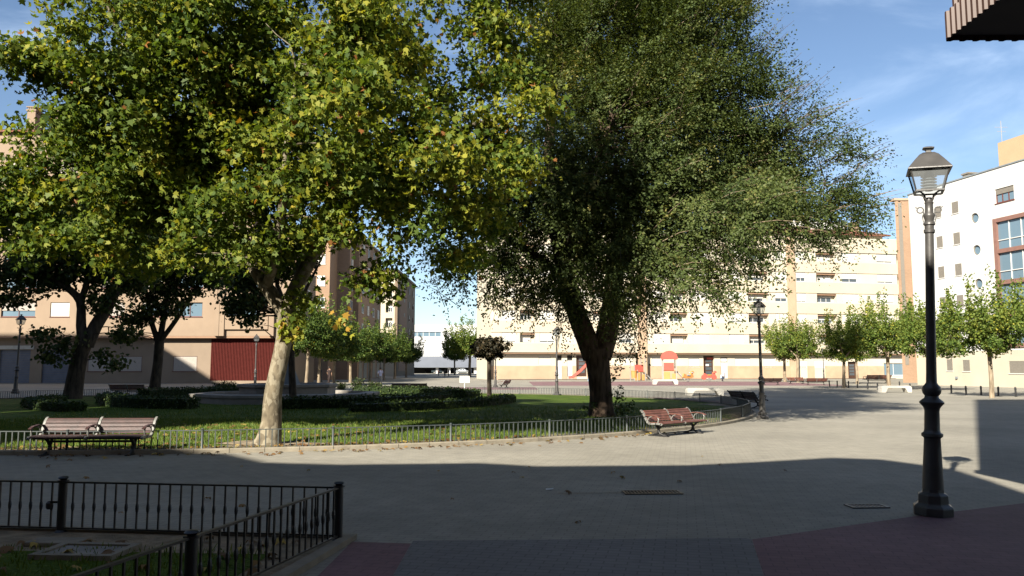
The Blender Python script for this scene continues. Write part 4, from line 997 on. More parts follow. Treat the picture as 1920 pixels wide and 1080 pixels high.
def window(f, h, root, frame, blind, glass, closed, mull=1, sill=None, bar=0.06, curtain=False):
    """a window in an opening: frame > pane, blind"""
    a, b, c, d, w = h[:5]
    w0 = w - 0.10
    mb = MB()
    fbox(mb, f, a, a + bar, c, d, w0, w - .01); fbox(mb, f, b - bar, b, c, d, w0, w - .01)
    fbox(mb, f, a + bar, b - bar, c, c + bar, w0, w - .01); fbox(mb, f, a + bar, b - bar, d - bar, d, w0, w - .01)
    for i in range(mull):
        x = a + (b - a) * (i + 1) / (mull + 1); fbox(mb, f, x - bar * .45, x + bar * .45, c + bar, d - bar, w0 + .01, w - .01)
    if sill is not None:
        fbox(mb, f, a - .06, b + .06, c - .07, c - .003, -.06, w - .2 if w > .3 else .05)
    o = mb.build('window', frame, root)
    g = MB(); g.quad(f.p(a + bar, c + bar, w - .04), f.p(b - bar, c + bar, w - .04), f.p(b - bar, d - bar, w - .04), f.p(a + bar, d - bar, w - .04)); g.build('pane', glass, o)
    if closed > 0.02:
        m = MB(); top = d - bar * .5; H = (d - c) * closed; n = max(3, int(H / .09))
        for i in range(n):
            z1 = top - H * i / n; fbox(m, f, a + bar * .6, b - bar * .6, z1 - H / n * .93, z1, w0 - .03 - .004 * (i % 2), w0 - .012)
        m.build('blind', blind, o)
    return o

def solid(name, parent, m, poly, z0, z1):
    mb = MB(); mb.prism(poly, z0, z1); return mb.build(name, m, parent)

# ------------------------------------------------------------------ the salmon block on the left
LBY = 86.0
lb_root = empty('apartment_building', (-40, LBY, 0), 0, 'tall salmon apartment block with burgundy ribbed ground floor behind the trees on the left', 'building')
def bp(o): o.location = -o.parent.location; return o
f = Face((-95, LBY), (-23.55, LBY)); fg = Face((-95, LBY + .75), (-23.55, LBY + .75))
U = f.u
JZ = f.v(300, 630)                                 # soffit of the overhang
holes = []; wins = []
bays = [(-560, -500), (-420, -360), (-290, -230), (-180, -120), (-90, -35), (0, 64), (92, 128), (186, 232), (265, 300), (330, 378)]
rows = [(f.v(200, 594), f.v(200, 567))]
for k in range(1, 7): rows.append((rows[0][0] + 3.08 * k, rows[0][1] + 3.08 * k))
for r, (c, d) in enumerate(rows):
    for a, b in bays:
        h = (U(a), U(b), c, d, .22); holes.append(h); wins.append(h)
TALL = 27.6; MID = 18.6; ut = U(470); um = U(150)
holes = [h for h in holes if h[3] < (TALL if h[1] < um else MID) - .8]; wins = list(holes)
log = []
for r, (c, d) in enumerate(rows[:2] if False else rows):
    if r < 3: log.append((U(414), U(500), c - .02, d + .05, 1.3))
mb = MB()
wall_face(mb, f, TALL, holes, 0, um, JZ); wall_face(mb, f, MID, holes, um, U(403), JZ); 
fr = Face((-95, LBY - .0), (-23.55, LBY))
wall_face(mb, f, 12.6, holes + log, U(403), None, JZ)
wall_face(mb, f, MID, [], U(403), ut, 12.6)
# right-hand end, top and soffit
mb.quad(f.p(f.W, 0), f.p(f.W, 0, 10), f.p(f.W, 12.6, 10), f.p(f.W, 12.6))
mb.quad(f.p(ut, 12.6), f.p(ut, 12.6, 10), f.p(ut, MID, 10), f.p(ut, MID)); mb.quad(f.p(um, MID), f.p(ut, MID), f.p(ut, MID, 10), f.p(um, MID, 10)); mb.quad(f.p(um, MID), f.p(um, MID, 12), f.p(um, TALL, 12), f.p(um, TALL)); mb.quad(f.p(0, TALL), f.p(um, TALL), f.p(um, TALL, 12), f.p(0, TALL, 12)); mb.quad(f.p(ut, 12.6), f.p(f.W, 12.6), f.p(f.W, 12.6, 10), f.p(ut, 12.6, 10))
for px in (403, 412, 505): fbox(mb, f, U(px), U(px) + .55, JZ, 12.6, -.35, 0.05)
for r in range(3): fbox(mb, f, U(414), U(503), rows[r][0] - 1.35, rows[r][0] + .12, -.25, .05)
bp(mb.build('wall', M['salmon'], lb_root))
mb = MB(); mb.quad(f.p(0, JZ), f.p(0, JZ, .9), f.p(f.W, JZ, .9), f.p(f.W, JZ)); fbox(mb, f, 0, f.W, JZ - .22, JZ - .003, .02, .9); bp(mb.build('soffit', M['soffit'], lb_root))
gz0, gz1 = fg.v(200, 696), fg.v(200, 668)
gh = [(fg.u(a), fg.u(b), gz0, gz1, .15) for a, b in ((168, 210), (227, 269), (327, 372), (-60, -20))]
gd = [(fg.u(a), fg.u(b), .05, fg.v(40, 656), .25) for a, b in ((2, 60), (82, 132), (-150, -80))]
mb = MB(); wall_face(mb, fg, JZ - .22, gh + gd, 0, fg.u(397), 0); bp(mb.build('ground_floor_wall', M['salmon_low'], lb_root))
mb = MB()
for i, h in enumerate(gd):
    m_ = MB(); n = 14
    for k in range(n):
        z = h[2] + (h[3] - h[2]) * k / n; fbox(m_, fg, h[0] + .02, h[1] - .02, z + .01, z + (h[3] - h[2]) / n - .01, .14 + .02 * (k % 2), .22)
    bp(m_.build('roller_shutter', M['shutter'], lb_root))
m_ = MB(); fbox(m_, fg, fg.u(0), fg.u(66), fg.v(40, 655), fg.v(40, 648), -.12, .05); bp(m_.build('sign_band', M['concrete'], lb_root))
m_ = MB(); u0, u1 = fg.u(397.5), fg.u(547); n = int((u1 - u0) / .16)
for k in range(n):
    a = u0 + (u1 - u0) * k / n; w_ = (u1 - u0) / n
    fbox(m_, fg, a, a + w_ * .62, .3, JZ - .25, -.06, .2); fbox(m_, fg, a + w_ * .62, a + w_, .3, JZ - .25, 0.0, .2)
bp(m_.build('ribbed_cladding', M['burgundy'], lb_root))
m_ = MB(); fbox(m_, fg, u0, u1, 0, .297, -.08, .2); bp(m_.build('plinth', M['salmon_low'], lb_root))
for h in gh: bp(window(fg, h, lb_root, M['frame_brown'], M['blind_dull'], M['glass'], .97, 1, 1, .1))
for i, h in enumerate(wins):
    bp(window(f, h, lb_root, M['frame_brown'], M['blind_dull'] if i % 3 else M['blind'], M['glass_blue'], [.95, .3, .9, .5, 0.0, .85][i % 6] if i > 9 else [.9, .4, .9, .9, .9, .55, .95, .9, .1, 0.0][i], 1, 1, .07))
for h in log:
    bp(window(f, (h[0] + .3, h[1] - 1.2, h[2] + .1, h[3] - .1, 1.28), lb_root, M['frame_white'], M['blind'], M['glass_blue'], .25, 3, None, .07))
m_ = MB(); m_.quad(f.p(-1, TALL - .05, -.5), f.p(um + .4, TALL - .05, -.5), f.p(um - 2, TALL + 1.6, 6), f.p(1, TALL + 1.6, 6)); fbox(m_, f, -1, um + .4, TALL - .3, TALL - .06, -.45, .0); bp(m_.build('roof', M['roof_tile'], lb_root))
for a, b, t in ((10, 26, 200), (60, 86, 202)):
    m_ = MB(); zt = f.v((a + b) / 2, t); fbox(m_, f, U(a), U(b), TALL, zt, 1.5, 3.0); fbox(m_, f, U(a) - .1, U(b) + .1, zt, zt + .18, 1.4, 3.1)
    for k in range(4): fbox(m_, f, U(a) + .12 + k * (U(b) - U(a) - .3) / 3.4, U(a) + .22 + k * (U(b) - U(a) - .3) / 3.4, zt + .18, zt + .42, 1.45, 3.05)
    fbox(m_, f, U(a) - .1, U(b) + .1, zt + .42, zt + .52, 1.4, 3.1)
    bp(m_.build('chimney', M['salmon'], lb_root))
# windows on the shaded right-hand end
fe = Face((-23.55, LBY), (-23.55, LBY + 10))
for u0, z0 in ((1.3, 9.3), (6.0, 9.3), (1.3, 6.2), (6.0, 6.2)):
    h = (u0, u0 + 1.2, z0, z0 + 1.35, .06)
    bp(window(fe, h, lb_root, M['frame_brown'], M['blind'], M['glass'], .4, 1, None, .07))

# ------------------------------------------------------------------ the stepped orange brick block
b2 = empty('apartment_building', (-30, 112, 0), 0, 'stepped orange brick apartment block rising above the leafy street trees', 'building')
poly = [(-60, 110), (-25.1, 110), (-25.1, 115), (-23.4, 115), (-23.4, 118), (-22.6, 118), (-22.6, 138), (-60, 138)]
H2 = 21.0
bp(solid('wall', b2, M['brick_orange'], poly, 0, H2))
m_ = MB(); m_.prism([(-60.2, 109.8), (-24.9, 109.8), (-24.9, 114.8), (-23.2, 114.8), (-23.2, 117.8), (-22.4, 117.8), (-22.4, 138.2), (-60.2, 138.2)], H2 + .003, H2 + .35); bp(m_.build('parapet', M['salmon'], b2))
def add_windows(f, root, us, zs, w, h, frame, blind, glass, seed, mull=1, depth=.05, sill=True):
    rg = random.Random(seed)
    for z in zs:
        for u in us:
            bp(window(f, (u, u + w, z, z + h, depth), root, frame, blind, glass, rg.choice([0, .3, .6, .95, .95]), mull, 1 if sill else None, .07))
zs2 = [3.9 + 3 * k for k in range(6)]
fa = Face((-60, 109.98), (-25.1, 109.98)); add_windows(fa, b2, [fa.u(592), fa.u(560)], zs2, 1.1, 1.4, M['frame_white'], M['blind'], M['glass'], 1)
fb = Face((-25.1, 114.98), (-23.4, 114.98))
fc = Face((-23.4, 117.98), (-22.6, 117.98))
fs_ = Face((-22.58, 118), (-22.58, 138)); add_windows(fs_, b2, [2.5, 7, 12, 16.5], zs2, 1.5, 1.4, M['frame_white'], M['blind'], M['glass'], 2)
fd = Face((-23.38, 115), (-23.38, 118)); add_windows(fd, b2, [1.0], zs2, 1.3, 1.5, M['frame_white'], M['blind'], M['glass'], 4)
m_ = MB()
for k in range(5):
    fbox(m_, fs_, 1.0 + k * 3.9, 3.6 + k * 3.9, .1, 3.0, -.03, .05)
bp(m_.build('shop_shutter', M['blind_grey'], b2))
m_ = MB(); fbox(m_, fs_, 0, 20, 3.1, 3.5, -.25, .02); bp(m_.build('cornice', M['salmon'], b2))

# ------------------------------------------------------------------ the brown block at the street corner
b3 = empty('apartment_building', (-27, 161, 0), 0, 'cream and brown brick apartment block at the far end of the street', 'building')
f3 = Face((-60, 161), (-23, 161)); H3 = 20.9
zs3 = [f3.v(735, 558 + 28 * k) for k in range(-1, 5)]
lg = [(f3.u(722), f3.u(735), z, z + 1.9, .9) for z in zs3]
m_ = MB(); wall_face(m_, f3, H3, lg, 0, f3.u(739), 0); bp(m_.build('wall', M['cream'], b3))
m_ = MB(); wall_face(m_, f3, H3, lg, f3.u(739), None, 0); m_.quad((-23, 161, 0), (-23, 190, 0), (-23, 190, H3), (-23, 161, H3)); m_.quad((-60, 161, H3), (-23, 161, H3), (-23, 190, H3), (-60, 190, H3)); bp(m_.build('brick_wall', M['brick_brown'], b3))
m_ = MB(); m_.prism([(-60, 160.8), (-22.8, 160.8), (-22.8, 190), (-60, 190)], H3 + .003, H3 + .5); bp(m_.build('parapet', M['brick_brown'], b3))
fz = Face((-22.98, 161), (-22.98, 190)); add_windows(fz, b3, [9, 17.5, 24], [3 + 3 * k for k in range(6)], 1.6, 1.3, M['frame_brown'], M['blind_grey'], M['glass'], 6)
m_ = MB(); fbox(m_, fz, 2, 14, 1, H3 - 2, -.06, .02); bp(m_.build('recess_panel', M['soffit'], b3))
for h in lg: bp(window(f3, (h[0] + .1, h[1] - .1, h[2] + .1, h[3] - .2, .88), b3, M['frame_white'], M['blind'], M['glass'], .4, 2, None, .1))

# ------------------------------------------------------------------ far white modern building
mw = empty('modern_building', (-15, 250, 0), 0, 'low white modern building with a long ribbon window beyond the parked cars', 'building')
fm = Face((-60, 250), (0, 250))
rb = (fm.u(770), fm.u(827), fm.v(800, 632), fm.v(800, 622), .4)
ar = (fm.u(848), fm.u(886), .1, fm.v(860, 690), 3.0)
m_ = MB(); wall_face(m_, fm, fm.v(800, 609), [rb], 0, None, fm.v(850, 668)); m_.quad(fm.p(0, fm.v(800, 609)), fm.p(60, fm.v(800, 609)), fm.p(60, fm.v(800, 609), 20), fm.p(0, fm.v(800, 609), 20)); bp(m_.build('wall', M['modern_white'], mw))
bp(window(fm, rb, mw, M['frame_white'], M['blind'], M['glass_blue'], 0, 4, None, .15))
m_ = MB(); zt = fm.v(850, 668); zb = fm.v(850, 689)
P_ = [fm.p(0, zb, -6), fm.p(60, zb, -6), fm.p(60, zt, -.02), fm.p(0, zt, -.02)]
m_.quad(*P_); m_.quad(fm.p(0, zb, -6), fm.p(0, zb, 0), fm.p(60, zb, 0), fm.p(60, zb, -6)); bp(m_.build('sloping_canopy', M['modern_grey'], mw))
m_ = MB(); fbox(m_, fm, 0, 60, 0, zb - .02, -.0, .3); bp(m_.build('dark_front', M['dark'], mw))
m_ = MB()
for px in (820, 858, 890, 842): fbox(m_, fm, fm.u(px), fm.u(px) + .8, 0, zb, -4.6, -4.0)
bp(m_.build('canopy_columns', M['modern_white'], mw))

# ------------------------------------------------------------------ the long cream block
cb = empty('apartment_building', (28, 118, 0), 0, 'long cream apartment block with rows of white blinds behind the playground', 'building')
fc_ = Face((-3.05, 114), (62.0, 126)); f = fc_; U = f.u
ST_ = 3.2; JZ = f.v(1250, 661.5); 
V0 = JZ
holes = []; wn = []; lo = []
colsW = [(941, 967), (1012, 1040), (1075, 1100), (1160, 1185), (1225, 1250), (1300, 1330), (1367, 1395), (1456, 1478), (1497, 1514), (1583, 1612), (1650, 1680)]
colsL = [(975, 1003), (1112, 1142), (1257, 1290), (1405, 1443), (1535, 1572), (1688, 1698)]
for k in range(5):
    c = JZ + ST_ * k + 1.42; d = JZ + ST_ * k + 2.82
    for a, b in colsW: wn.append((U(a), U(b), c, d, .16))
    for a, b in colsL: lo.append((U(a), U(b), c - (.35 if a > 1600 else .0), d, .8))
top = JZ + ST_ * 5 + 1.9
mb = MB(); wall_face(mb, f, top, wn + lo, 0, None, JZ)
mb.quad(f.p(0, 0), f.p(0, top), f.p(0, top, 14), f.p(0, 0, 14)); mb.quad(f.p(f.W, 0), f.p(f.W, 0, 14), f.p(f.W, top, 14), f.p(f.W, top)); mb.quad(f.p(0, top), f.p(f.W, top), f.p(f.W, top, 14), f.p(0, top, 14))
bp(mb.build('wall', M['cream_light'], cb))
mb = MB()
PIERS = [(1196, 1212), (1479, 1494)]
segs = []; prev = 0.0
for a, b in PIERS: segs.append((prev, U(a) - .0)); prev = U(b)
segs.append((prev, f.W))
for k in range(-1, 5):
    v0 = JZ + ST_ * (k + 1) - (.36 if k >= 0 else 0.0); v1 = JZ + ST_ * (k + 1) + 1.28
    for a, b in segs: fbox(mb, f, a, b, v0, v1, -.10, .02)
for a, b in segs: fbox(mb, f, a, b, JZ + ST_ * 5 - .36, top + .05, -.14, .02)
bp(mb.build('spandrel_bands', M['cream'], cb))
mb = MB()
for a, b in PIERS:
    mb = MB(); fbox(mb, f, U(a) + .003, U(b) - .003, 0.1, top, -.22, .02); bp(mb.build('pier', M['peach'], cb))
rg = random.Random(4)
for i, h in enumerate(wn):
    bp(window(f, h, cb, M['frame_white'], M['blind'], M['glass'], rg.choice([1, 1, .97, .86, .82, .93, .6, 1]), 1, None, .07))
for i, h in enumerate(lo):
    u0, u1, v0, v1, w_ = h
    m_ = MB(); fbox(m_, f, u0 + .02, u1 - .02, v1 - .28, v1 - .01, .1, w_ - .05); o = bp(m_.build('loggia_beam', M['soffit'], cb))
    if u1 - u0 > .8: bp(window(f, (u0 + .15, u1 - .5, v0 + .05, v1 - .35, w_ - .02), cb, M['frame_white'], M['blind'], M['glass'], rg.choice([.3, .5, .9]), 2, None, .07))
# ground floor, set back under the overhang
fg = Face((-3.05 - f.N.x * .8, 114 - f.N.y * .8), (62.0 - f.N.x * .8, 126 - f.N.y * .8)); Ug = fg.u
def gr_(a, b, t, bt, w_=.2): return (Ug(a), Ug(b), max(.02, fg.v((a + b) / 2, bt)), fg.v((a + b) / 2, t), w_)
wg = [gr_(1010, 1032, 666, 683), gr_(1290, 1310, 672, 688), gr_(1377, 1405, 672, 688), gr_(1430, 1452, 672, 688), gr_(1172, 1182, 668, 684), gr_(1490, 1512, 676, 690), gr_(1525, 1545, 675, 690), gr_(1222, 1240, 668, 686), gr_(1655, 1692, 681, 704)]
wd = [gr_(1045, 1053, 666, 706), gr_(1063, 1073, 666, 706), gr_(1080, 1100, 666, 706, .4), gr_(1318, 1338, 667, 708, .5), gr_(1350, 1363, 670, 708, .3), gr_(1588, 1605, 678, 712, .5), gr_(1192, 1206, 663, 706, .3)]
mb = MB(); wall_face(mb, fg, JZ - .003, wg + wd, 0, None, 0); bp(mb.build('ground_floor_wall', M['cream_light'], cb))
mb = MB(); cuts = sorted([(h[0], h[1]) for h in wd] + [(h[0], h[1]) for h in wg if h[2] < 1.8]); x = 0
for a, b in cuts + [(fg.W, fg.W)]:
    if a > x + .05: mb = MB(); fbox(mb, fg, x, a, 0, fg.v(1000, 686), -.06, .02); bp(mb.build('plinth', M['peach'], cb))
    x = max(x, b)
mb = MB(); mb.quad(f.p(0, JZ), f.p(0, JZ, .85), f.p(f.W, JZ, .85), f.p(f.W, JZ)); fbox(mb, f, 0, f.W, JZ - .2, JZ - .004, .04, .79); bp(mb.build('soffit', M['soffit'], cb))
for i, h in enumerate(wg):
    bp(window(fg, h, cb, M['frame_white'], M['blind'], M['glass_blue'] if i == 8 else M['glass'], [1, 1, 1, 1, .9, .8, 1, 1, 0][i], 1, 1, .08))
for i, h in enumerate(wd):
    a, b, c, d, w_ = h
    if i in (0, 1, 4):
        m_ = MB(); fbox(m_, fg, a + .02, b - .02, c, c + (d - c) * .75, .1, .18); o = bp(m_.build('door', M['frame_white'], cb))
        m2 = MB(); fbox(m2, fg, a + .02, b - .02, c + (d - c) * .76, d - .02, .12, .18); m2.build('fanlight', M['dark'], o)
        if i == 4: m3 = MB(); fbox(m3, fg, a + .1, b - .1, c + (d - c) * .79, d - .12, .05, .115); m3.build('notice', M['sign_white'], o)
    else:
        m_ = MB(); fbox(m_, fg, a + .02, b - .02, c, d - .02, w_ - .1, w_ - .02); o = bp(m_.build('door', M['door_brown'], cb))
        m2 = MB(); x0 = a + (b - a) * .3
        for k in range(4): fbox(m2, fg, x0, b - .25, c + .5 + k * (d - c - .8) / 4, c + .5 + (k + .75) * (d - c - .8) / 4, w_ - .12, w_ - .103)
        m2.build('door_panes', M['glass'], o)
        if i == 3:
            m3 = MB(); fbox(m3, fg, a + .5, b - .7, c + (d - c) * .53, c + (d - c) * .61, w_ - .16, w_ - .125); m3.build('notice', M['sign_white'], o)
            m3 = MB(); fbox(m3, fg, a + .7, b - .05, c + (d - c) * .83, c + (d - c) * .92, w_ - .2, w_ - .125); m3.build('shop_sign', M['red_plastic'], o)
# roof storey
r0, r1 = U(1440), f.W - .5
mb = MB(); fbox(mb, f, r0, r1 - 1.0, top + .0, top + 1.2, 3.0, 12); bp(mb.build('roof_storey', M['cream'], cb))
mb = MB(); ze = top + 1.2
mb.quad(f.p(r0 - 1, ze, 2.2), f.p(r1, ze, 2.2), f.p(r1 - 5, ze + 1.9, 8), f.p(r0 + 1, ze + 1.9, 8)); mb.quad(f.p(r1, ze, 2.2), f.p(r1, ze, 14), f.p(r1 - 5, ze + 1.9, 8), f.p(r1 - 5, ze + 1.9, 8.01)); fbox(mb, f, r0 - 1, r1, ze - .18, ze - .003, 2.25, 2.7); bp(mb.build('roof', M['roof_tile'], cb))
mb = MB(); fbox(mb, f, U(1530), U(1640), ze + .5, ze + 2.6, 6, 11); fbox(mb, f, U(1560), U(1575), ze + 2.603, ze + 3.3, 7, 8.5); fbox(mb, f, U(1600), U(1612), ze + 2.603, ze + 3.1, 7, 8.5); bp(mb.build('penthouse', M['white'], cb))
for a, b, t in ((1644, 1656, 413), (1452, 1464, 408), (1500, 1510, 412)):
    mb = MB(); fbox(mb, f, U(a), U(b), ze + .3, ze + 2.3, 5, 6.2); fbox(mb, f, U(a) - .1, U(b) + .1, ze + 2.303, ze + 2.5, 4.9, 6.3); bp(mb.build('chimney', M['brick_orange'], cb))

# ------------------------------------------------------------------ narrow brick tower in the gap
tw = empty('brick_tower', (47, 94, 0), 0, 'narrow orange brick stair tower squeezed between the cream and the white block', 'building')
ft_ = Face((44.0, 91), (52, 91)); ht = ft_.v(1705, 376)
bp(solid('wall', tw, M['brick_orange'], [(44.0, 91), (52, 91), (58, 100), (48.6, 100)], 0, ht))
m_ = MB(); fbox(m_, ft_, .35, .75, 2, ht - .3, -.04, .05); bp(m_.build('glazed_slot', M['blind_grey'], tw))
m_ = MB(); fbox(m_, ft_, -.1, 8, ht + .003, ht + .25, -.1, 1); bp(m_.build('coping', M['peach'], tw))

# ------------------------------------------------------------------ the white block on the right
wb = empty('apartment_building', (43, 70, 0), 0, 'white apartment block with round windows and copper framed glazing on the right', 'building')
f = Face((40.1, 80), (50.6, 31)); U = f.u
top = f.v(1760, 353)
zt = lambda px, py: f.v(px, py)
WN = []
rowz = [(zt(1770, 408), zt(1770, 387))]
for k in range(1, 5): rowz.append((rowz[0][0] - 2.92 * k, rowz[0][1] - 2.92 * k))
cA = (U(1764), U(1776)); cB = (U(1796), U(1809))
for c, d in rowz[:4]:
    WN.append((*cA, c, d, .14)); WN.append((*cB, c, d, .14))
for du in (3.5, 8, 13, 18):
    for c, d in rowz[:4]:
        if U(1960) + du + 2 < f.W: WN.append((U(1960) + du, U(1960) + du + 1.5, c, d, .14))
topw = (U(1880), U(1916), zt(1898, 378), zt(1898, 351), .2)
g1 = [(U(1771), U(1782), zt(1776, 695), zt(1776, 674), .14), (U(1801), U(1814), zt(1807, 696), zt(1807, 675), .14)]
g2 = (U(1887), U(1940), zt(1905, 700), zt(1905, 677), .14)
big = (U(1874), U(1960), zt(1880, 652), zt(1880, 410), .25)
rz = [zt(1839, 409), zt(1839, 469), zt(1839, 532), zt(1839, 590)]
rd = (U(1845) - U(1833)) / 2 + .1
RH = [(U(1839) - rd, U(1839) + rd, z - rd, z + rd, .25) for z in rz]
mb = MB(); zl = zt(1760, 660)
wall_face(mb, f, top, WN + [topw, big] + RH, 0, None, zl)
# fill the square round-window openings to circles
for h in RH:
    cu, cv, r = (h[0] + h[1]) / 2, (h[2] + h[3]) / 2, (h[1] - h[0]) / 2
    n = 32; ring_ = [(cu + r * .985 * math.cos(2 * PI * k / n), cv + r * .985 * math.sin(2 * PI * k / n)) for k in range(n)]
    def sq(k):
        a = 2 * PI * k / n; m__ = max(abs(math.cos(a)), abs(math.sin(a))); return (cu + r * math.cos(a) / m__, cv + r * math.sin(a) / m__)
    for k in range(n):
        j = (k + 1) % n; a0, a1 = ring_[k], ring_[j]; b0, b1 = sq(k), sq(j)
        mb.quad(f.p(*b0), f.p(*b1), f.p(*a1), f.p(*a0)); mb.quad(f.p(*a0), f.p(*a1), f.p(*a1, .2), f.p(*a0, .2))
mb.quad(f.p(0, 0), f.p(0, top), f.p(0, top, 16), f.p(0, 0, 16)); mb.quad(f.p(0, top), f.p(f.W, top), f.p(f.W, top, 16), f.p(0, top, 16))
bp(mb.build('wall', M['white'], wb))
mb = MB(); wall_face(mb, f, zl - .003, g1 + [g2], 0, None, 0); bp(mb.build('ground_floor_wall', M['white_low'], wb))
mb = MB(); fbox(mb, f, -.05, f.W, top + .003, top + .12, -.08, .4); bp(mb.build('coping', M['slate'], wb))
for h in WN + g1: bp(window(f, h, wb, M['frame_white'], M['blind_grey'], M['glass'], .98, 0, 1, .05))
bp(window(f, topw, wb, M['frame_brown'], M['blind_grey'], M['glass_blue'], .35, 2, 1, .09))
bp(window(f, g2, wb, M['frame_white'], M['blind_grey'], M['glass'], .98, 2, 1, .06))
for h in RH:
    cu, cv, r = (h[0] + h[1]) / 2, (h[2] + h[3]) / 2, (h[1] - h[0]) / 2
    m_ = MB(); n = 28
    for k in range(n):
        a0, a1 = 2 * PI * k / n, 2 * PI * (k + 1) / n
        q = [(cu + rr * math.cos(a), cv + rr * math.sin(a)) for rr, a in ((r * .97, a0), (r * .97, a1), (r * .8, a1), (r * .8, a0))]
        m_.quad(f.p(*q[0], .12), f.p(*q[1], .12), f.p(*q[2], .12), f.p(*q[3], .12)); m_.quad(f.p(*q[3], .12), f.p(*q[2], .12), f.p(*q[2], .2), f.p(*q[3], .2))
    o = bp(m_.build('round_window', M['blind_grey'], wb))
    g = MB(); g.add([f.p(cu + r * .82 * math.cos(2 * PI * k / n), cv + r * .82 * math.sin(2 * PI * k / n), .17) for k in range(n)], [list(range(n))]); g.build('pane', M['glass_blue'], o)
m_ = MB(); a, b, c, d, w_ = big
for x in (a, b - .35): fbox(m_, f, x, x + .35, c, d, -.12, .24)
nb = 4
for k in range(nb + 1):
    z = c + (d - .35 - c) * k / nb; fbox(m_, f, a + .352, b - .352, z, z + .35, -.12, .24)
o = bp(m_.build('glazed_bay', M['frame_copper'], wb))
m_ = MB(); g = MB()
for k in range(nb):
    z0 = c + (d - .35 - c) * k / nb + .35; z1 = c + (d - .35 - c) * (k + 1) / nb
    g.quad(f.p(a + .35, z0, .1), f.p(b - .35, z0, .1), f.p(b - .35, z1, .1), f.p(a + .35, z1, .1))
    for t in (.3, .62): fbox(m_, f, a + .352 + (b - a - .7) * t, a + .352 + (b - a - .7) * t + .07, z0, z1, .02, .09)
    fbox(m_, f, a + .352, b - .352, z0 + .75, z0 + .82, .025, .085)
g.build('pane', M['glass_blue'], o); m_.build('glazing_bars', M['frame_white'], o)
m_ = MB(); fbox(m_, f, U(1855), U(1855) + 7, top + .12, top + 2.9, 2, 8); fbox(m_, f, U(1848), U(1855) - .003, top + .12, top + 2.5, 2.5, 6); bp(m_.build('roof_box', M['ochre'], wb))
m_ = MB(); fbox(m_, f, U(1848) + .35, U(1853), top + .3, top + 2.0, 2.42, 2.52); bp(m_.build('roof_window', M['glass_blue'], wb))
m_ = MB(); fbox(m_, f, U(1786), U(1797), top + .12, top + .95, 2, 3.2); fbox(m_, f, U(1786) - .1, U(1797) + .1, top + .953, top + 1.1, 1.9, 3.3); bp(m_.build('chimney', M['blind_grey'], wb))
m_ = MB(); q = f.p(U(1846), top, 3); m_.tube([q, q + Vector((0, 0, 5.2))], .03, 5); m_.bar(q + Vector((-.6, 0, 4.6)), q + Vector((.6, 0, 4.6)), .03); m_.bar(q + Vector((-.4, 0, 4.2)), q + Vector((.4, 0, 4.2)), .03); bp(m_.build('aerial', M['steel'], wb))
m_ = MB(); fbox(m_, f, U(1788), U(1791), zt(1790, 710), zt(1790, 706), -.15, .02); bp(m_.build('meter_box', M['slate'], wb))

# ------------------------------------------------------------------ corrugated bay overhanging on the near right
bay = empty('corrugated_bay', (6, 4, 4.2), 0, 'brown corrugated metal bay jutting overhead into the top right corner', 'balcony')
BX, BYF, BYB, BZ = 3.72, 6.52, 1.2, 4.44
def zigzag(a, b, pitch, amp):
    a = Vector((*a, 0)); b = Vector((*b, 0)); d = (b - a); L = d.length; d.normalize(); nrm = Vector((d.y, -d.x, 0)); n = int(L / pitch); pts = []
    for i in range(n):
        t = i * L / n; s = L / n
        for q, o_ in ((0, 0), (.42, 0), (.55, amp), (.87, amp)):
            pts.append(a + d * (t + q * s) + nrm * o_)
    pts.append(b); return pts
def sheetwall(pts, z0, z1, thick=.012):
    m_ = MB()
    for i in range(len(pts) - 1):
        p, q = pts[i], pts[i + 1]
        m_.quad((p.x, p.y, z0), (q.x, q.y, z0), (q.x, q.y, z1), (p.x, p.y, z1))
    return m_
left = zigzag((BX, BYF), (BX, BYB), .075, .022); front = zigzag((14, BYF), (BX, BYF), .11, .022)
bp(sheetwall(left + front[::1] if False else left, BZ, 25).build('side_sheet', M['corr'], bay)); bp(sheetwall(front, BZ, 25).build('front_sheet', M['corr'], bay))
l2 = zigzag((BX - .045, BYF + .045), (BX - .045, BYB), .075, .022); fr2 = zigzag((14, BYF + .045), (BX - .045, BYF + .045), .11, .022)
m_ = sheetwall(l2, BZ - .03, BZ + .2); m2 = sheetwall(fr2, BZ - .03, BZ + .2)
m_.v, m_.f, m_.mi = m_.v + m2.v, m_.f + [[i + len(m_.v) for i in q] for q in m2.f], m_.mi + m2.mi
bp(m_.build('lower_flange', M['corr'], bay))
m_ = MB(); m_.quad((BX, BYB, BZ), (BX, BYF, BZ), (14, BYF, BZ), (14, BYB, BZ)); bp(m_.build('underside', M['corr_under'], bay)); m_ = MB(); m_.quad((BX + .1, BYB, 25), (14, BYB, 25), (14, BYF - .1, 25), (BX + .1, BYF - .1, 25)); bp(m_.build('roof', M['corr_under'], bay))

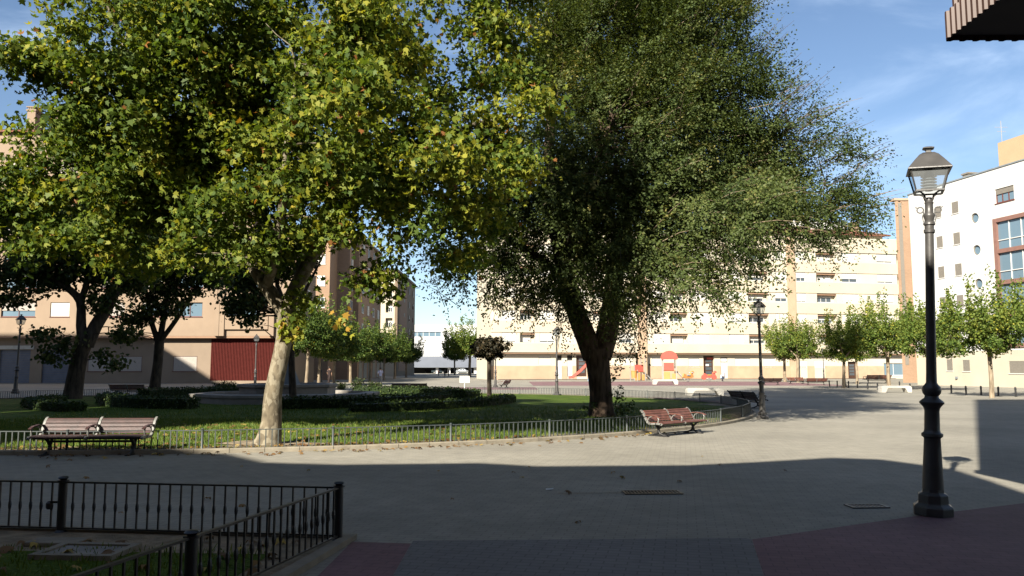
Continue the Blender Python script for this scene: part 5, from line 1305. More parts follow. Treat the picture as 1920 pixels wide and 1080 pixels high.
# ------------------------------------------------------------------ the blocks behind the camera, whose shadows fall across the plaza
def plain_block(name, poly, h, label, m, faces):
    root = empty(name, (*poly[0], 0), 0, label, 'building')
    bp(solid('wall', root, m, poly, 0, h))
    for a, b, n, zs in faces:
        f = Face(a, b)
        for z in zs:
            for i in range(n):
                u0 = f.W * (i + .3) / n
                bp(window(f, (u0, u0 + 1.3, z, z + 1.4, .05), root, M['frame_white'], M['blind'], M['glass'], [.2, .9, .5][i % 3], 1, 1, .07))
    return root
SUN_AZ, SUN_EL = R(29.7), R(31.0)               # direction the sunlight travels, measured right of straight ahead
sx, sy, tel = math.sin(SUN_AZ), math.cos(SUN_AZ), math.tan(SUN_EL)
FY0 = -2.0
edge = [(-60, 849), (190, 849), (300, 847), (430, 851), (500, 867), (640, 871), (900, 868), (960, 871), (1010, 874), (1290, 872), (1420, 866), (1560, 858), (1650, 861), (1735, 872), (1795, 882), (1850, 899), (1910, 920), (2000, 950)]
prof = []
for px, py in edge:
    g = G(px, py); dist = (g.y - FY0) / sy; prof.append((g.x - sx * dist, dist * tel))
prof = [(-20.4, prof[0][1])] + prof + [(prof[-1][0] + 12, prof[-1][1])]
rb_ = empty('terrace_building', (0, FY0, 0), 0, 'low apartment terrace behind the viewpoint throwing the foreground into shade', 'building')
m_ = MB(); n = len(prof)
vs = [(x, FY0, 0) for x, h in prof] + [(x, FY0, h) for x, h in prof] + [(x, FY0 - .9, h - .35) for x, h in prof] + [(x, FY0 - .9, 0) for x, h in prof]
fs = []
for i in range(n - 1):
    for k in range(3): fs.append([k * n + i, k * n + i + 1, (k + 1) * n + i + 1, (k + 1) * n + i])
m_.add(vs, fs); bp(m_.build('wall', M['salmon'], rb_))
plain_block('tower_block', [(-41, -14), (-28.5, -14), (-20.5, 0), (-33, 0)], 27.5, 'tall salmon block behind the viewpoint on the left', M['salmon'], [])
plain_block('tower_block', [(-70, -14), (-41.3, -14), (-33.3, 0), (-70, 0)], 36, 'taller salmon block behind the viewpoint on the far left', M['salmon'], [])
plain_block('apartment_building', [(-62.8, 45), (-80, 45), (-80, 10), (-43.7, 10)], 33.6, 'salmon block along the left side of the plaza outside the view', M['salmon'], [])
plain_block('apartment_building', [(3.6, -12), (16, -12), (16, 1.15), (3.6, 1.15)], 25, 'block behind the viewpoint that carries the corrugated bay', M['salmon'], [])
# ================================================================== street lamps
def make_lamp(height=4.18):
    root = empty('street_lamp', (0, 0, 0))
    k = height / 4.18
    mb = MB()
    mb.lathe([(.215, 0), (.215, .09), (.205, .105), (.165, .13), (.16, .225), (.15, .235), (.118, .25), (.115, .29)], 8, rot=R(22.5))
    mb.build('base', M['lamp_iron'], root, bevel=.006)
    mb = MB()
    mb.lathe([(.112, .285), (.108, .4), (.092, .72), (.086, .85), (.092, .86), (.112, .875), (.112, .905), (.09, .92), (.082, .95), (.078, 1.16), (.084, 1.19), (.1, 1.215), (.128, 1.245), (.13, 1.26), (.105, 1.285), (.078, 1.305), (.072, 1.33), (.094, 1.36), (.102, 1.395), (.096, 1.43), (.07, 1.46), (.058, 1.48), (.055, 1.6), (.05, 2.4), (.046, 3.2)], 18)
    mb.lathe([(.046, 3.195), (.06, 3.21), (.06, 3.24), (.05, 3.25), (.05, 3.29), (.064, 3.3), (.064, 3.32), (.048, 3.34), (.05, 3.36), (.062, 3.4), (.062, 3.42), (.045, 3.44), (.043, 3.54), (.05, 3.56), (.034, 3.58), (.03, 3.62)], 14)
    mb.build('column', M['lamp_iron'], root, smooth=True)
    for s in (-1, 1):
        mb = MB(); pts = []
        for i in range(15):
            a = R(200 - i * 28); r = .034; pts.append((s * (.092 + r * math.cos(a)), 0, 3.475 + r * math.sin(a)))
        mb.tube([(s * .04, 0, 3.37), (s * .055, 0, 3.43), *pts], .0075, 6); mb.tube([(s * .035, 0, 3.36), (s * .06, 0, 3.33), (s * .07, 0, 3.40), (s * .055, 0, 3.44)], .006, 6)
        mb.bar((s * .12, 0, 3.50), (s * .145, 0, 3.51), .012)
        mb.build('scroll_arm', M['lamp_iron'], root, smooth=True)
    mb = MB()
    for i in range(4):
        a = R(45 + 90 * i); c, s = math.cos(a), math.sin(a)
        mb.tube([(c * .03, s * .03, 3.56), (c * .055, s * .055, 3.6), (c * .075, s * .075, 3.65), (c * .13, s * .13, 3.675), (c * .188, s * .188, 3.685)], .011, 6)
    B, T = .143, .196; z0, z1 = 3.685, 3.93
    for s in (-1, 1):
        mb.bar((-B, s * B, z0), (B, s * B, z0), .022, .018); mb.bar((s * B, -B + .012, z0), (s * B, B - .012, z0), .022, .018)
        mb.bar((-T, s * T, z1), (T, s * T, z1), .018, .02); mb.bar((s * T, -T + .01, z1), (s * T, T - .01, z1), .018, .02)
        for t in (-1, 1): mb.bar((s * B, t * B, z0 + .009), (s * T, t * T, z1 - .01), .013)
    mb.build('lantern_frame', M['lamp_iron'], root)
    mb = MB()
    b, t = B - .004, T - .004
    for s in (-1, 1):
        mb.quad((-b, s * b, z0 + .01), (b, s * b, z0 + .01), (t, s * t, z1 - .01), (-t, s * t, z1 - .01)); mb.quad((s * b, -b, z0 + .01), (s * b, b, z0 + .01), (s * t, t, z1 - .01), (s * t, -t, z1 - .01))
    mb.build('glass_panes', M['clear_glass'], root)
    mb = MB(); prof = [(.325, 3.925), (.32, 3.94), (.27, 3.99), (.205, 4.055), (.14, 4.115), (.085, 4.145), (.045, 4.152), (.036, 4.17), (.05, 4.185), (.088, 4.2), (.083, 4.208), (.045, 4.22), (.01, 4.225)]
    mb.lathe(prof, 4, rot=R(45)); mb.build('roof', M['lamp_iron'], root, bevel=.004)
    mb = MB()
    mb.lathe([(.045, 3.70), (.05, 3.72), (.05, 3.90), (.03, 3.92)], 12)
    for i in range(5): mb.lathe([(.052, 3.735 + i * .034), (.085, 3.728 + i * .034), (.087, 3.735 + i * .034), (.052, 3.748 + i * .034)], 14)
    mb.build('bulb_louvre', M['lamp_core'], root, smooth=True)
    for c in sc.objects:
        if c.parent == root: pass
    return root
lamp0 = make_lamp()
lamps = [((4.75, 9.27), -21, 1.0, 'tall black street lamp standing nearest on the right, with glass lantern', (R(.3), R(1.9))),
         (G(1430, 785)[:2], 30, .93, 'dark street lamp beside the far bench at the lawn edge', (0, R(-.4))),
         (G(1044, 742)[:2], 5, .98, 'street lamp left of the elm trunk, in front of the cream block', (0, 0)),
         (G(478, 729)[:2], 20, 1.03, 'street lamp in front of the burgundy ribbed wall', (0, 0)),
         ((-32.2, 52.5), 40, 1.22, 'street lamp at the far left in front of the roller shutters', (0, R(1.0))),
         (G(929, 726)[:2], 10, 1.0, 'pale street lamp just right of the clipped ball tree', (0, 0)),
         (G(1211, 709)[:2], 0, 1.08, 'distant street lamp between the two play towers', (0, 0)),
         (G(1545, 714)[:2], 0, 1.0, 'distant street lamp behind the benches, between two young trees', (0, 0)),
         (G(1584, 726)[:2], 25, 1.0, 'dark lamp post half hidden beside the small leaning tree', (0, 0)),
         (G(602, 716)[:2], 0, 1.0, 'dark lamp post behind the two pale trunked street trees', (0, 0)),
         (G(713, 709)[:2], 0, 1.05, 'dark lamp post right behind the person in the white shirt', (0, 0))]
for i, (p, rz, s, lab, tilt) in enumerate(lamps):
    o = lamp0 if i == 0 else copy_tree(lamp0)
    o.location = (p[0], p[1], 0.005); o.rotation_euler = (tilt[0], tilt[1], -math.atan2(p[0], p[1]) + R(4 + (i * 5) % 7)); o.scale = (s, s, s)
    tag(o, lab, 'street lamp', 'old style street lamps round the plaza')

# ================================================================== benches
def make_bench(wood, iron, W=2.15):
    """two-seat slatted bench, its front towards -y"""
    root = empty('park_bench', (0, 0, 0))
    prof = [(-.30, .40), (-.27, .425), (-.12, .43), (.06, .415), (.13, .43), (.18, .50), (.235, .62), (.29, .74), (.34, .80)]  # y,z of seat and back curve
    def curve(s):
        n = len(prof) - 1; i = min(int(s * n), n - 1); t = s * n - i
        return prof[i][0] * (1 - t) + prof[i + 1][0] * t, prof[i][1] * (1 - t) + prof[i + 1][1] * t
    def slats(m_, s0, s1, n):
        for k in range(n):
            a = s0 + (s1 - s0) * k / n; b = s0 + (s1 - s0) * (k + .86) / n
            y0, z0 = curve(a); y1, z1 = curve(b); d = Vector((0, y1 - y0, z1 - z0)); L = d.length; ang = math.atan2(d.z, d.y)
            for x0, x1 in ((-W / 2 + .045, -.035), (.035, W / 2 - .045)):
                m_.box(((x0 + x1) / 2, (y0 + y1) / 2 - math.sin(ang) * .012, (z0 + z1) / 2 + math.cos(ang) * .012), (x1 - x0, L, .03), M=Matrix.Rotation(ang, 4, 'X'))
    m_ = MB(); slats(m_, 0.0, .49, 5); m_.build('seat', wood, root, bevel=.005)
    m_ = MB(); slats(m_, .56, 1.0, 5); m_.build('backrest', wood, root, bevel=.005)
    for x in (-W / 2 + .02, 0, W / 2 - .02):
        m_ = MB()
        for i in range(len(prof) - 1):
            (y0, z0), (y1, z1) = prof[i], prof[i + 1]
            d = Vector((0, y1 - y0, z1 - z0)).normalized() * .012
            m_.bar(Vector((x, y0, z0 - .012)) - d, Vector((x, y1, z1 - .012)) + d, .045, .05)
        m_.bar((x, .34, .79), (x, .385, .815), .04, .05)
        m_.build('side_frame', iron, root)
        m_ = MB(); m_.tube([(x, -.17, .41), (x, -.20, .55), (x, -.17, .62)], .018, 6); m_.build('arm_support', iron, root); m_ = MB(); m_.tube([(x, .17, .46), (x, .10, .60), (x, .0, .645)], .016, 6); m_.build('arm_support', iron, root)
        m_ = MB(); pts = [(.21, .655), (.05, .675), (-.15, .65), (-.255, .60)]
        for i in range(3):
            m_.bar((x, pts[i][0] + .004, pts[i][1]), (x, pts[i + 1][0] - .004, pts[i + 1][1]), .062, .028)
        m_.build('armrest', wood, root, bevel=.006)
    for x in (-W / 2 + .28, W / 2 - .28):
        m_ = MB()
        m_.tube([(x, -.22, .405), (x, -.10, .33), (x, 0, .22), (x, -.04, .10), (x, -.18, .035), (x, -.28, .02)], [.025, .03, .035, .03, .026, .02], 8)
        m_.tube([(x, .12, .41), (x, .06, .33), (x, 0, .22), (x, .04, .10), (x, .20, .035), (x, .30, .02)], [.025, .03, .035, .03, .026, .02], 8)
        m_.box((x, 0, .012), (.09, .62, .024)); m_.build('leg', M['bench_dark'], root, smooth=True)
    m_ = MB(); m_.bar((-W / 2 + .29, 0, .30), (W / 2 - .29, 0, .30), .05, .05); m_.box((0, -.05, .375), (W - .1, .26, .03)); m_.build('stretcher', M['bench_dark'], root)
    return root
def place(o, p, rz, label, cat, group=None, z=0.0, s=1.0):
    o.location = (p[0], p[1], z); o.rotation_euler = (0, 0, rz); o.scale = (s, s, s * (.83 if o.name.startswith('park_bench') else 1)); tag(o, label, cat, group); return o
def out_angle(p): return math.atan2(p[1] - LC.y, p[0] - LC.x) + PI / 2      # front faces away from the lawn centre
bg = 'slatted park benches'
bA = make_bench(M['wood'], M['bench_iron']); bB = make_bench(M['wood_grey'], M['bench_iron']); bD = make_bench(M['wood_dark'], M['bench_dark'])
p = G(1268, 815); place(bA, p, out_angle(p), 'red brown slatted bench at the kerb right of the elm trunk', 'bench', bg, 0, .92)
p = G(172, 852); place(bB, p, out_angle(p) + R(-2), 'weathered slatted bench at the left against the low lawn fence', 'bench', bg)
p = Vector((9.95, 34.2, 0)); place(bD, p, out_angle(p) + R(14), 'dark bench seen from behind beside the middle street lamp', 'bench', bg)
p = Vector((-6.35, 50.2, 0)); place(copy_tree(bD), p, PI + R(4), 'black bench seen from behind beyond the hedges and bushes', 'bench', bg, .03, 1.0)
p = Vector((-22.4, 47.4, 0)); place(copy_tree(bA), p, R(150) + R(25), 'dark red bench between the two trees at the back left', 'bench', bg, .02)
p = G(1446, 722); place(copy_tree(bD), p, R(200), 'dark bench right behind the middle street lamp', 'bench', bg)
p = G(1494, 720); place(copy_tree(bA), p, R(20), 'first brown bench of the pair in front of the young trees', 'bench', bg)
p = G(1530, 722); place(copy_tree(bA), p, R(185), 'second brown bench of the pair, next to the bollards', 'bench', bg)
p = G(1645, 719); place(copy_tree(bA), p, R(190), 'long brown bench behind the bollards by the blue shop window', 'bench', bg, 0, 1.35)
p = G(945, 728); place(copy_tree(bA), p, R(255), 'red bench seen end on right of the pale lamp post', 'bench', bg)

def make_stone_bench(L=2.2):
    root = empty('concrete_bench', (0, 0, 0)); m_ = MB()
    n = 10; r = .16; top = []
    pr = [(-L / 2, 0), (-L / 2, .30)] + [(-L / 2 + r - r * math.cos(R(90 * i / n)), .30 + r * math.sin(R(90 * i / n))) for i in range(n + 1)] + [(L / 2 - r + r * math.sin(R(90 * i / n)), .30 + r * math.cos(R(90 * i / n))) for i in range(n + 1)] + [(L / 2, .30), (L / 2, 0), (L / 2 - .30, 0), (L / 2 - .42, .24), (L / 2 - .5, .30), (-L / 2 + .5, .30), (-L / 2 + .42, .24), (-L / 2 + .30, 0)]
    k = len(pr); m_.add([(x, -.24, z) for x, z in pr] + [(x, .24, z) for x, z in pr], [list(range(k)), [k + i for i in range(k)][::-1]] + [[i, i + k, (i + 1) % k + k, (i + 1) % k] for i in range(k)])
    m_.build('block', M['concrete'], root, bevel=.02); return root
s0 = make_stone_bench()
place(s0, G(1678, 736), R(8), 'white concrete bench in front of the bollards', 'bench', 'white concrete benches')
place(copy_tree(s0), G(1247, 721), R(2), 'white concrete bench in the sun before the red play tower', 'bench', 'white concrete benches', 0, 1.15)
place(copy_tree(s0), G(1321, 742), R(3), 'concrete bench in tree shade behind the dark fence posts', 'bench', 'white concrete benches')
# ================================================================== bollards
def make_bollard():
    root = empty('bollard', (0, 0, 0)); m_ = MB()
    m_.lathe([(.075, 0), (.075, .02), (.055, .035), (.05, .40), (.062, .41), (.062, .45), (.052, .46), (.058, .50), (.045, .55), (.012, .575)], 12); m_.build('post', M['iron'], root, smooth=True); return root
bo = make_bollard()
bl = [(1556, 725, 'bollard nearest the second bench of the pair'), (1570, 726, 'bollard left of the small leaning tree trunk'), (1591, 727, 'bollard between the leaning tree and the brown door'), (1608, 727, 'bollard in front of the brown building door'), (1627, 730, 'bollard just right of the brown building door'), (1646, 731, 'bollard left of the white concrete bench'),
      (1687, 728, 'bollard directly behind the white concrete bench'), (1708, 734, 'leaning bollard right of the white concrete bench'), (1735, 737, 'bollard half hidden by the near lamp post'), (1784, 738, 'first bollard right of the near lamp post'), (1812, 741, 'second bollard right of the near lamp post'), (1840, 741, 'bollard left of the nearest young tree trunk'), (1872, 743, 'bollard right of the nearest young tree trunk'), (1905, 744, 'bollard nearest the right edge of the view')]
for i, (px, py, lab) in enumerate(bl):
    o = bo if i == 0 else copy_tree(bo)
    place(o, G(px, py), i * .7, 'dark iron ' + lab, 'bollard', 'dark bollards along the right side', 0, 1.0)
    o.rotation_euler = (0, R(-6) if px in (1708, 1556) else R(((i * 37) % 5) - 2), 0)

# ================================================================== sign on the lawn
sg = empty('notice_sign', (*G(871, 738.5)[:2], .04), R(4), 'small white double notice board on a post at the back of the lawn', 'sign')
m_ = MB(); m_.tube([(0, 0, 0), (0, 0, 1.1)], .035, 8); m_.build('post', M['sign_white'], sg)
for s in (-1, 1):
    m_ = MB(); m_.box((s * .165, -.05, .88), (.31, .025, .44)); m_.build('board', M['sign_white'], sg, bevel=.004)

# ================================================================== playground
def tower(name, x, y, rz, label, roof=True, s=1.0):
    root = empty(name, (x, y, 0), rz, label, 'play equipment'); root.scale = (s, s, s)
    m_ = MB()
    for a in (-.8, .8):
        for b in (-.8, .8): m_.box((a, b, 1.6), (.11, .11, 3.2))
    m_.build('posts', M['steel'], root)
    m_ = MB(); m_.box((0, 0, 1.2), (1.48, 1.48, .08)); m_.build('deck', M['orange_plastic'], root)
    m_ = MB(); m_.box((-.1, -.83, 1.72), (1.25, .05, .95)); m_.build('front_panel', M['red_plastic'], root, bevel=.02)
    m_ = MB(); m_.box((-.35, -.84, .55), (.75, .05, 1.0)); m_.box((.5, -.84, .45), (.45, .05, .8)); m_.build('lower_panel', M['orange_plastic'], root, bevel=.02)
    if roof:
        m_ = MB(); n = 12
        for k in range(n):
            a0, a1 = PI * k / n, PI * (k + 1) / n
            q = [(math.cos(a) * 1.0, math.sin(a) * .95 + 2.75) for a in (a0, a1)]
            for yy in (-.95, .95): pass
            m_.add([(q[0][0], -.95, q[0][1]), (q[1][0], -.95, q[1][1]), (q[1][0], .95, q[1][1]), (q[0][0], .95, q[0][1])], [[0, 1, 2, 3]])
        m_.add([(math.cos(PI * k / n), -.95, math.sin(PI * k / n) * .95 + 2.75) for k in range(n + 1)], [list(range(n + 1))])
        m_.add([(math.cos(PI * k / n), .95, math.sin(PI * k / n) * .95 + 2.75) for k in range(n + 1)], [list(range(n + 1))])
        m_.box((0, -.9, 2.68), (2.0, .08, .14)); m_.build('arched_roof', M['red_plastic'], root)
    m_ = MB()
    for b in (-.35, .35): m_.bar((.85, b, 1.2), (1.9, b, .1), .05, .12)
    for k in range(5): m_.bar((.95 + k * .2, -.35, 1.08 - k * .21), (.95 + k * .2, .35, 1.08 - k * .21), .05)
    m_.build('ladder', M['steel'], root); return root
PG = lambda px, py: G(px, py)
v = PG(1255, 713); tower('play_tower', v.x, v.y, R(-6), 'red and orange play tower with arched roof in front of the cream block', True, 1.06 * v.y / 108)
v = PG(1196, 713.5); tower('play_tower', v.x, v.y, R(12), 'roofless play tower with one red panel right of the elm trunk', False, .95 * v.y / 108)
v = PG(1094, 714.5)
sl = empty('slide', v, R(-10), 'red toddler slide left of the elm trunk', 'play equipment'); sl.scale = (1.25,) * 3
m_ = MB()
for i, (a, b) in enumerate(zip([(-1.5, .25), (-1.1, .3), (-.3, .9), (.5, 1.7)], [(-1.1, .3), (-.3, .9), (.5, 1.7), (.95, 1.75)])):
    m_.bar((a[0], 0, a[1]), (b[0], 0, b[1]), .6, .06)
    for s in (-1, 1): m_.bar((a[0], s * .32, a[1] + .12), (b[0], s * .32, b[1] + .12), .05, .26)
m_.build('chute', M['red_plastic'], sl)
m_ = MB()
for s in (-1, 1): m_.bar((.95, s * .3, 1.8), (1.3, s * .3, 0), .06); m_.bar((.5, s * .3, 1.6), (.5, s * .3, 0), .06)
for k in range(5): m_.bar((1.03 + k * .06, -.3, 1.4 - k * .3), (1.03 + k * .06, .3, 1.4 - k * .3), .04)
m_.build('ladder', M['light_blue'], sl)
def rider(name, px, py, rz, mb_, ms, label, wheels=False, s=1.0):
    v = PG(px, py); root = empty(name, v, rz, label, 'spring rider', 'playground spring riders'); root.scale = (s, s, s)
    m_ = MB(); pr = [(-.75, .45), (-.55, .85), (-.3, .75), (-.05, .62), (.25, .65), (.4, 1.0), (.62, 1.1), (.8, .95), (.6, .8), (.7, .45), (.3, .35), (-.4, .35)]
    k = len(pr); m_.add([(x, -.09, z) for x, z in pr] + [(x, .09, z) for x, z in pr], [list(range(k))[::-1], [k + i for i in range(k)]] + [[i, (i + 1) % k, (i + 1) % k + k, i + k] for i in range(k)])
    m_.build('body', mb_, root, bevel=.02)
    m_ = MB(); m_.box((0, 0, .66), (.4, .34, .05)); m_.bar((.42, -.28, .92), (.42, .28, .92), .05); m_.build('seat', ms, root)
    m_ = MB(); pts = [(.13 * math.cos(i * .9), .13 * math.sin(i * .9), .03 + i * .011) for i in range(30)]; m_.tube(pts, .022, 5); m_.build('spring', M['steel'], root)
    if wheels:
        for x in (-.55, .5):
            m_ = MB(); m_.lathe([(.24, -.13), (.26, -.1), (.26, .1), (.24, .13)], 14); w_ = m_.build('wheel', M['red_plastic'], root); w_.rotation_euler = (R(90), 0, 0); w_.location = (x, 0, .42)
    return root
rider('spring_rider', 1330, 715, R(0), M['red_plastic'], M['yellow_plastic'], 'red and yellow spring rider with wheels before the brown door', True, 1.2)
rider('spring_rider', 1290, 716, R(30), M['orange_plastic'], M['light_blue'], 'orange spring rider right of the arched play tower', False, 1.2)
rider('spring_rider', 1172, 710, R(10), M['yellow_plastic'], M['yellow_plastic'], 'yellow spring rider between elm trunk and roofless tower', False, 1.6)
rider('spring_rider', 1355, 716, R(60), M['light_blue'], M['orange_plastic'], 'pale blue spring rider right of the wheeled red one', False, 1.0)
# litter bins
def bin_(px, py, label, s=1.0, m_=M['orange_plastic']):
    root = empty('litter_bin', PG(px, py), 0, label, 'litter bin', 'litter bins'); root.scale = (s, s, s)
    k = MB(); k.lathe([(.2, .28), (.26, .82), (.28, .83), (.28, .87), (.24, .88), (.2, .8)], 14); k.build('bucket', m_, root, smooth=True)
    k = MB(); k.tube([(-.3, 0, 0), (-.3, 0, .95)], .03, 6); k.tube([(.3, 0, 0), (.3, 0, .95)], .03, 6); k.bar((-.3, 0, .75), (.3, 0, .75), .03); k.build('stand', M['steel'], root)
bin_(1189, 715, 'orange litter bin below the roofless play tower', 1.5)
bin_(1462, 709, 'dark litter bin between the dark bench and the young trees', 1.2, M['bench_dark'])
# blue recycling containers
for px, lab in ((913.5, 'left blue recycling container behind the clipped ball tree'), (923, 'right blue recycling container beside the pale lamp post')):
    root = empty('recycling_container', PG(px, 702.5), R(5), lab, 'container', 'blue recycling containers'); root.scale = (1.25, 1.25, 1.0)
    k = MB(); k.lathe([(.55, .15), (.62, 1.1), (.62, 1.35)], 8, rot=R(22.5)); k.build('bin_body', M['blue_plastic'], root, bevel=.03)
    k = MB(); k.lathe([(.64, 1.35), (.62, 1.42), (.4, 1.62), (.1, 1.7)], 8, rot=R(22.5)); k.build('lid', M['blue_plastic'], root, bevel=.03)
    k = MB(); k.box((0, -.6, 1.22), (.5, .06, .12)); k.build('slot', M['dark'], root)

# ================================================================== parked cars
def car(px, py, rz, paint, label, van=False):
    root = empty('parked_van' if van else 'parked_car', PG(px, py), rz, label, 'van' if van else 'car', 'vehicles parked at the end of the street')
    if van: pr = [(-2.1, .35), (-2.12, .95), (-1.95, 1.0), (-1.2, 1.12), (-.75, 1.82), (1.95, 1.85), (2.1, 1.2), (2.12, .35)]
    else: pr = [(-2.1, .33), (-2.12, .72), (-1.9, .82), (-1.0, .92), (-.35, 1.40), (.75, 1.43), (1.45, 1.02), (2.05, .95), (2.12, .6), (2.08, .33)]
    m_ = MB(); k = len(pr); w_ = .86
    def wy(z): return w_ - max(0, z - .9) * .22
    m_.add([(x, -wy(z), z) for x, z in pr] + [(x, wy(z), z) for x, z in pr], [list(range(k)), [k + i for i in range(k)][::-1]] + [[i, i + k, (i + 1) % k + k, (i + 1) % k] for i in range(k)])
    m_.build('body', paint, root, bevel=.05)
    g = MB()
    if van:
        wins = [[(-.95, 1.15), (-.62, 1.7), (.1, 1.72), (.1, 1.15)], [(.2, 1.15), (.2, 1.72), (.95, 1.73), (.95, 1.15)], [(1.05, 1.15), (1.05, 1.73), (1.8, 1.73), (1.9, 1.2)]]
    else: wins = [[(-.85, .96), (-.28, 1.33), (.15, 1.35), (.15, .98)], [(.22, .98), (.22, 1.35), (.72, 1.35), (1.2, 1.02)]]
    for q in wins:
        for s in (-1, 1): g.add([(x, s * (wy(z) + .008), z) for x, z in q], [[0, 1, 2, 3]])
    a, b = (pr[3], pr[4]); g.add([(a[0] * .97 + b[0] * .03 - .012, -.68, a[1] + .04), (a[0] * .97 + b[0] * .03 - .012, .68, a[1] + .04), (b[0] - .03, .62, b[1] - .05), (b[0] - .03, -.62, b[1] - .05)], [[0, 1, 2, 3]])
    g.build('windows', M['glass'], root)
    for x in (-1.3, 1.3):
        for s in (-1, 1):
            m_ = MB(); m_.lathe([(.2, -.1), (.31, -.1), (.32, -.07), (.32, .07), (.31, .1), (.2, .1)], 16); o = m_.build('wheel', M['tyre'], root); o.rotation_euler = (R(90), 0, 0); o.location = (x, s * .8, .32)
            m_ = MB(); m_.lathe([(.19, -.105), (.19, .105)], 10); m_.build('rim', M['steel'], o)
    for s in (-1, 1):
        m_ = MB(); m_.box((-2.11, s * .6, .68), (.05, .3, .14)); m_.build('headlight', M['sign_white'], root)
pw = mat('white_car_paint', (.68, .68, .68), .3, .02, 2, spec=.5); ps = mat('silver_car_paint', (.33, .35, .36), .3, .02, 2, spec=.5, metal=.4); pk = mat('black_car_paint', (.02, .02, .025), .25, .02, 2, spec=.5); pg = mat('dark_green_car_paint', (.03, .045, .05), .3, .02, 2, spec=.5)
car(776, 699.5, R(-70), pw, 'white van parked at the left end of the row of cars', True)
car(799, 700, R(-60), pk, 'black car parked between the white van and the grey car')
car(822, 700.2, R(188), pg, 'dark grey car parked in the middle of the street end')
car(869, 700.6, R(172), ps, 'silver car parked beside the round green tree')

# ================================================================== people in the distance
def person(px, py, rz, h, shirt, trousers, label, stride=.12, skirt=False):
    p = PG(px, py); root = empty('person', p, rz, label, 'person'); s = h / 1.75; root.scale = (s, s, s)
    V = [(0, 0, .95), (0, 0, 1.12), (0, .01, 1.3), (0, .0, 1.44), (0, -.01, 1.52), (0, -.02, 1.60), (0, -.02, 1.70),
         (.09, 0, .9), (.10, -stride, .5), (.10, -stride * .6, .07), (.10, -stride * .6 - .14, .04), (-.09, 0, .9), (-.10, stride * .7, .5), (-.10, stride * 1.6, .10), (-.10, stride * 1.6 - .13, .04),
         (.17, 0, 1.42), (.23, stride * .5, 1.15), (.22, -.08, .92), (.21, -.11, .84), (-.17, 0, 1.42), (-.23, -stride * .5, 1.15), (-.22, -.12, .92), (-.21, -.16, .84)]
    E = [(0, 1), (1, 2), (2, 3), (3, 4), (4, 5), (5, 6), (0, 7), (7, 8), (8, 9), (9, 10), (0, 11), (11, 12), (12, 13), (13, 14), (3, 15), (15, 16), (16, 17), (17, 18), (3, 19), (19, 20), (20, 21), (21, 22)]
    Rr = [(.15, .11), (.13, .1), (.15, .11), (.13, .1), (.055, .055), (.085, .1), (.07, .085), (.09, .09), (.06, .06), (.042, .042), (.035, .035), (.09, .09), (.06, .06), (.042, .042), (.035, .035), (.055, .055), (.042, .042), (.032, .032), (.03, .02), (.055, .055), (.042, .042), (.032, .032), (.03, .02)]
    bm = bmesh.new(); ly = bm.verts.layers.skin.verify(); vs = [bm.verts.new(v) for v in V]
    for a, b in E: bm.edges.new((vs[a], vs[b]))
    for v, r in zip(vs, Rr): v[ly].radius = r
    vs[0][ly].use_root = True
    me = bpy.data.meshes.new('body'); bm.to_mesh(me); bm.free(); me.materials.append(M['skin'])
    o = bpy.data.objects.new('body', me); link(o, root); o.modifiers.new('skin', 'SKIN'); o.modifiers.new('smooth', 'SUBSURF').levels = 1
    m_ = MB(); m_.lathe([(.165, .88), (.165, 1.0), (.15, 1.15), (.175, 1.33), (.15, 1.46), (.07, 1.5)], 12, sq=.78)
    for sd, e in ((1, V[16]), (-1, V[20])): m_.tube([(sd * .15, 0, 1.43), (sd * .2, 0, 1.38), Vector(e) + Vector((0, 0, .03))], [.07, .068, .058], 8)
    m_.build('shirt', shirt, root, smooth=True)
    m_ = MB()
    if skirt: m_.lathe([(.15, 1.0), (.18, .9), (.24, .5), (.26, .42)][::-1], 14, sq=.8)
    else:
        for L in ((0, 7, 8, 9), (0, 11, 12, 13)): m_.tube([Vector(V[i]) for i in L], [.12, .105, .078, .062], 8)
    m_.build('skirt' if skirt else 'trousers', trousers, root, smooth=True)
    m_ = MB(); m_.lathe([(.09, 1.60), (.105, 1.66), (.1, 1.73), (.06, 1.78), (.01, 1.79)], 12, (0, -.0, 0), sq=1.1); o = m_.build('hair', M['hair'], root, smooth=True); o.location = (0, .015, 0)
    return root
cl = lambda n, c: mat(n, c, .8, .05, 6)
lil = cl('pale_lilac_shirt', (.62, .62, .8)); beige = cl('beige_cloth', (.42, .38, .34)); brown = cl('dark_brown_cloth', (.03, .016, .014)); blackc = cl('black_cloth', (.02, .02, .022)); redc = cl('red_cloth', (.35, .05, .05)); whitec = cl('white_cloth', (.75, .75, .74)); navy = cl('navy_cloth', (.03, .035, .06))
person(713, 721, R(190), 1.68, lil, beige, 'person in a pale lilac shirt walking away down the street', .1)
person(617, 720, R(150), 1.78, brown, brown, 'person in dark brown clothes standing by the street trees', .16)
person(822, 705, R(180), 1.25, redc, navy, 'small child in red walking near the parked cars', .1)
person(834, 706, R(30), 1.35, blackc, blackc, 'child in black standing left in the small group by the cars', .08)
person(841, 706, R(-60), 1.4, navy, blackc, 'child in navy standing right in the small group by the cars', .12)
person(882.5, 703, R(0), 1.7, whitec, whitec, 'person in white clothes standing beside the silver car', .06)
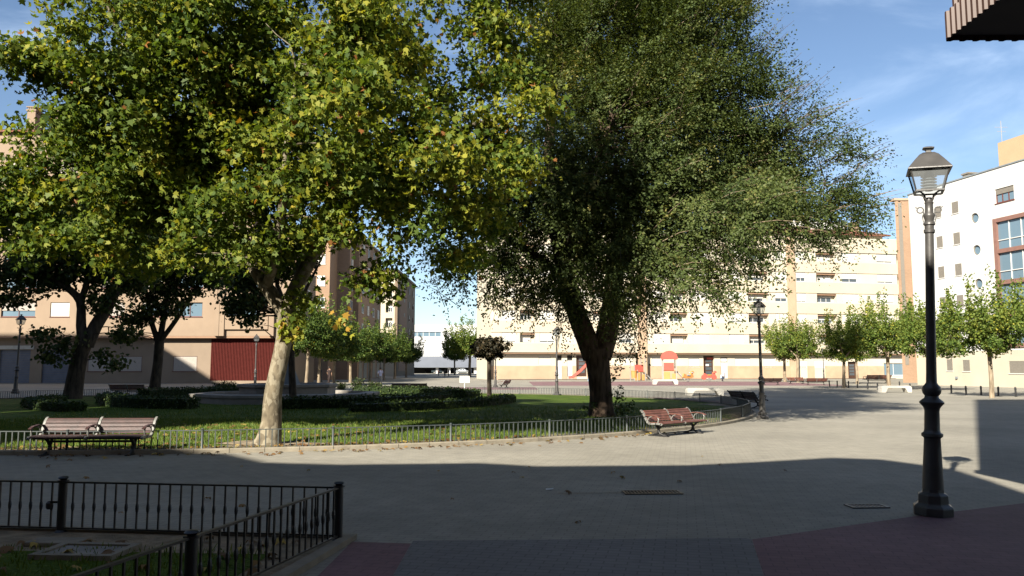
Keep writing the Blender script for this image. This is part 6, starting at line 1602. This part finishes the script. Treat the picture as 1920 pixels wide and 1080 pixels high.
# ================================================================== camera, sun, sky
cam = bpy.data.cameras.new('camera'); co = bpy.data.objects.new('camera', cam); C.objects.link(co)
co.location = (0, 0, EYE); co.rotation_euler = (PI / 2 + TH, 0, 0)
cam.sensor_width = 36; cam.lens = F_PX / 1920 * 36; cam.clip_end = 3000; cam.clip_start = .05
sc.camera = co
sun = bpy.data.lights.new('sun', 'SUN'); so = bpy.data.objects.new('sun', sun); C.objects.link(so)
sun.energy = 5.0; sun.angle = R(.53); sun.color = (1.0, .93, .80)
d = Vector((sx * math.cos(SUN_EL), sy * math.cos(SUN_EL), -math.sin(SUN_EL)))
so.rotation_euler = d.to_track_quat('-Z', 'Y').to_euler(); so.location = (-20, -30, 40)
w = bpy.data.worlds.new('World'); sc.world = w; w.use_nodes = True
nt = w.node_tree; nt.nodes.clear(); N, L = nt.nodes, nt.links
out = N.new('ShaderNodeOutputWorld'); bg_ = N.new('ShaderNodeBackground'); L.new(bg_.outputs[0], out.inputs[0])
sky = N.new('ShaderNodeTexSky'); sky.sky_type = 'NISHITA'; sky.sun_disc = False
sky.sun_elevation = SUN_EL; sky.sun_rotation = PI + SUN_AZ
sky.air_density = 1.0; sky.dust_density = 0.6; sky.ozone_density = 2.2; sky.altitude = 600
tc = N.new('ShaderNodeTexCoord'); mp = N.new('ShaderNodeMapping'); mp.inputs['Scale'].default_value = (1.0, 1.6, 3.6); mp.inputs['Rotation'].default_value = (0, R(-22), R(10))
L.new(tc.outputs['Generated'], mp.inputs[0])
nz = N.new('ShaderNodeTexNoise'); nz.inputs['Scale'].default_value = 2.6; nz.inputs['Detail'].default_value = 9; nz.inputs['Roughness'].default_value = .58; nz.inputs['Distortion'].default_value = .5
L.new(mp.outputs[0], nz.inputs['Vector'])
mr = N.new('ShaderNodeMapRange'); mr.interpolation_type = 'SMOOTHSTEP'; mr.inputs[1].default_value = .47; mr.inputs[2].default_value = .78; mr.inputs[3].default_value = 0; mr.inputs[4].default_value = .42
L.new(nz.outputs[0], mr.inputs[0])
mx = N.new('ShaderNodeMix'); mx.data_type = 'RGBA'; mx.inputs['B'].default_value = (7.5, 9.0, 11.0, 1)
L.new(mr.outputs[0], mx.inputs['Factor']); L.new(sky.outputs[0], mx.inputs['A']); L.new(mx.outputs['Result'], bg_.inputs[0])
bg_.inputs[1].default_value = .05
sc.view_settings.view_transform = 'Standard'; sc.view_settings.look = 'None'; sc.view_settings.gamma = 1; sc.view_settings.use_curve_mapping = False
sc.view_settings.exposure = 1.65
sc.cycles.max_bounces = 6; sc.cycles.transparent_max_bounces = 6; sc.cycles.diffuse_bounces = 3; sc.cycles.glossy_bounces = 3; sc.cycles.transmission_bounces = 3
sc.cycles.use_denoising = True; sc.cycles.sample_clamp_indirect = 6
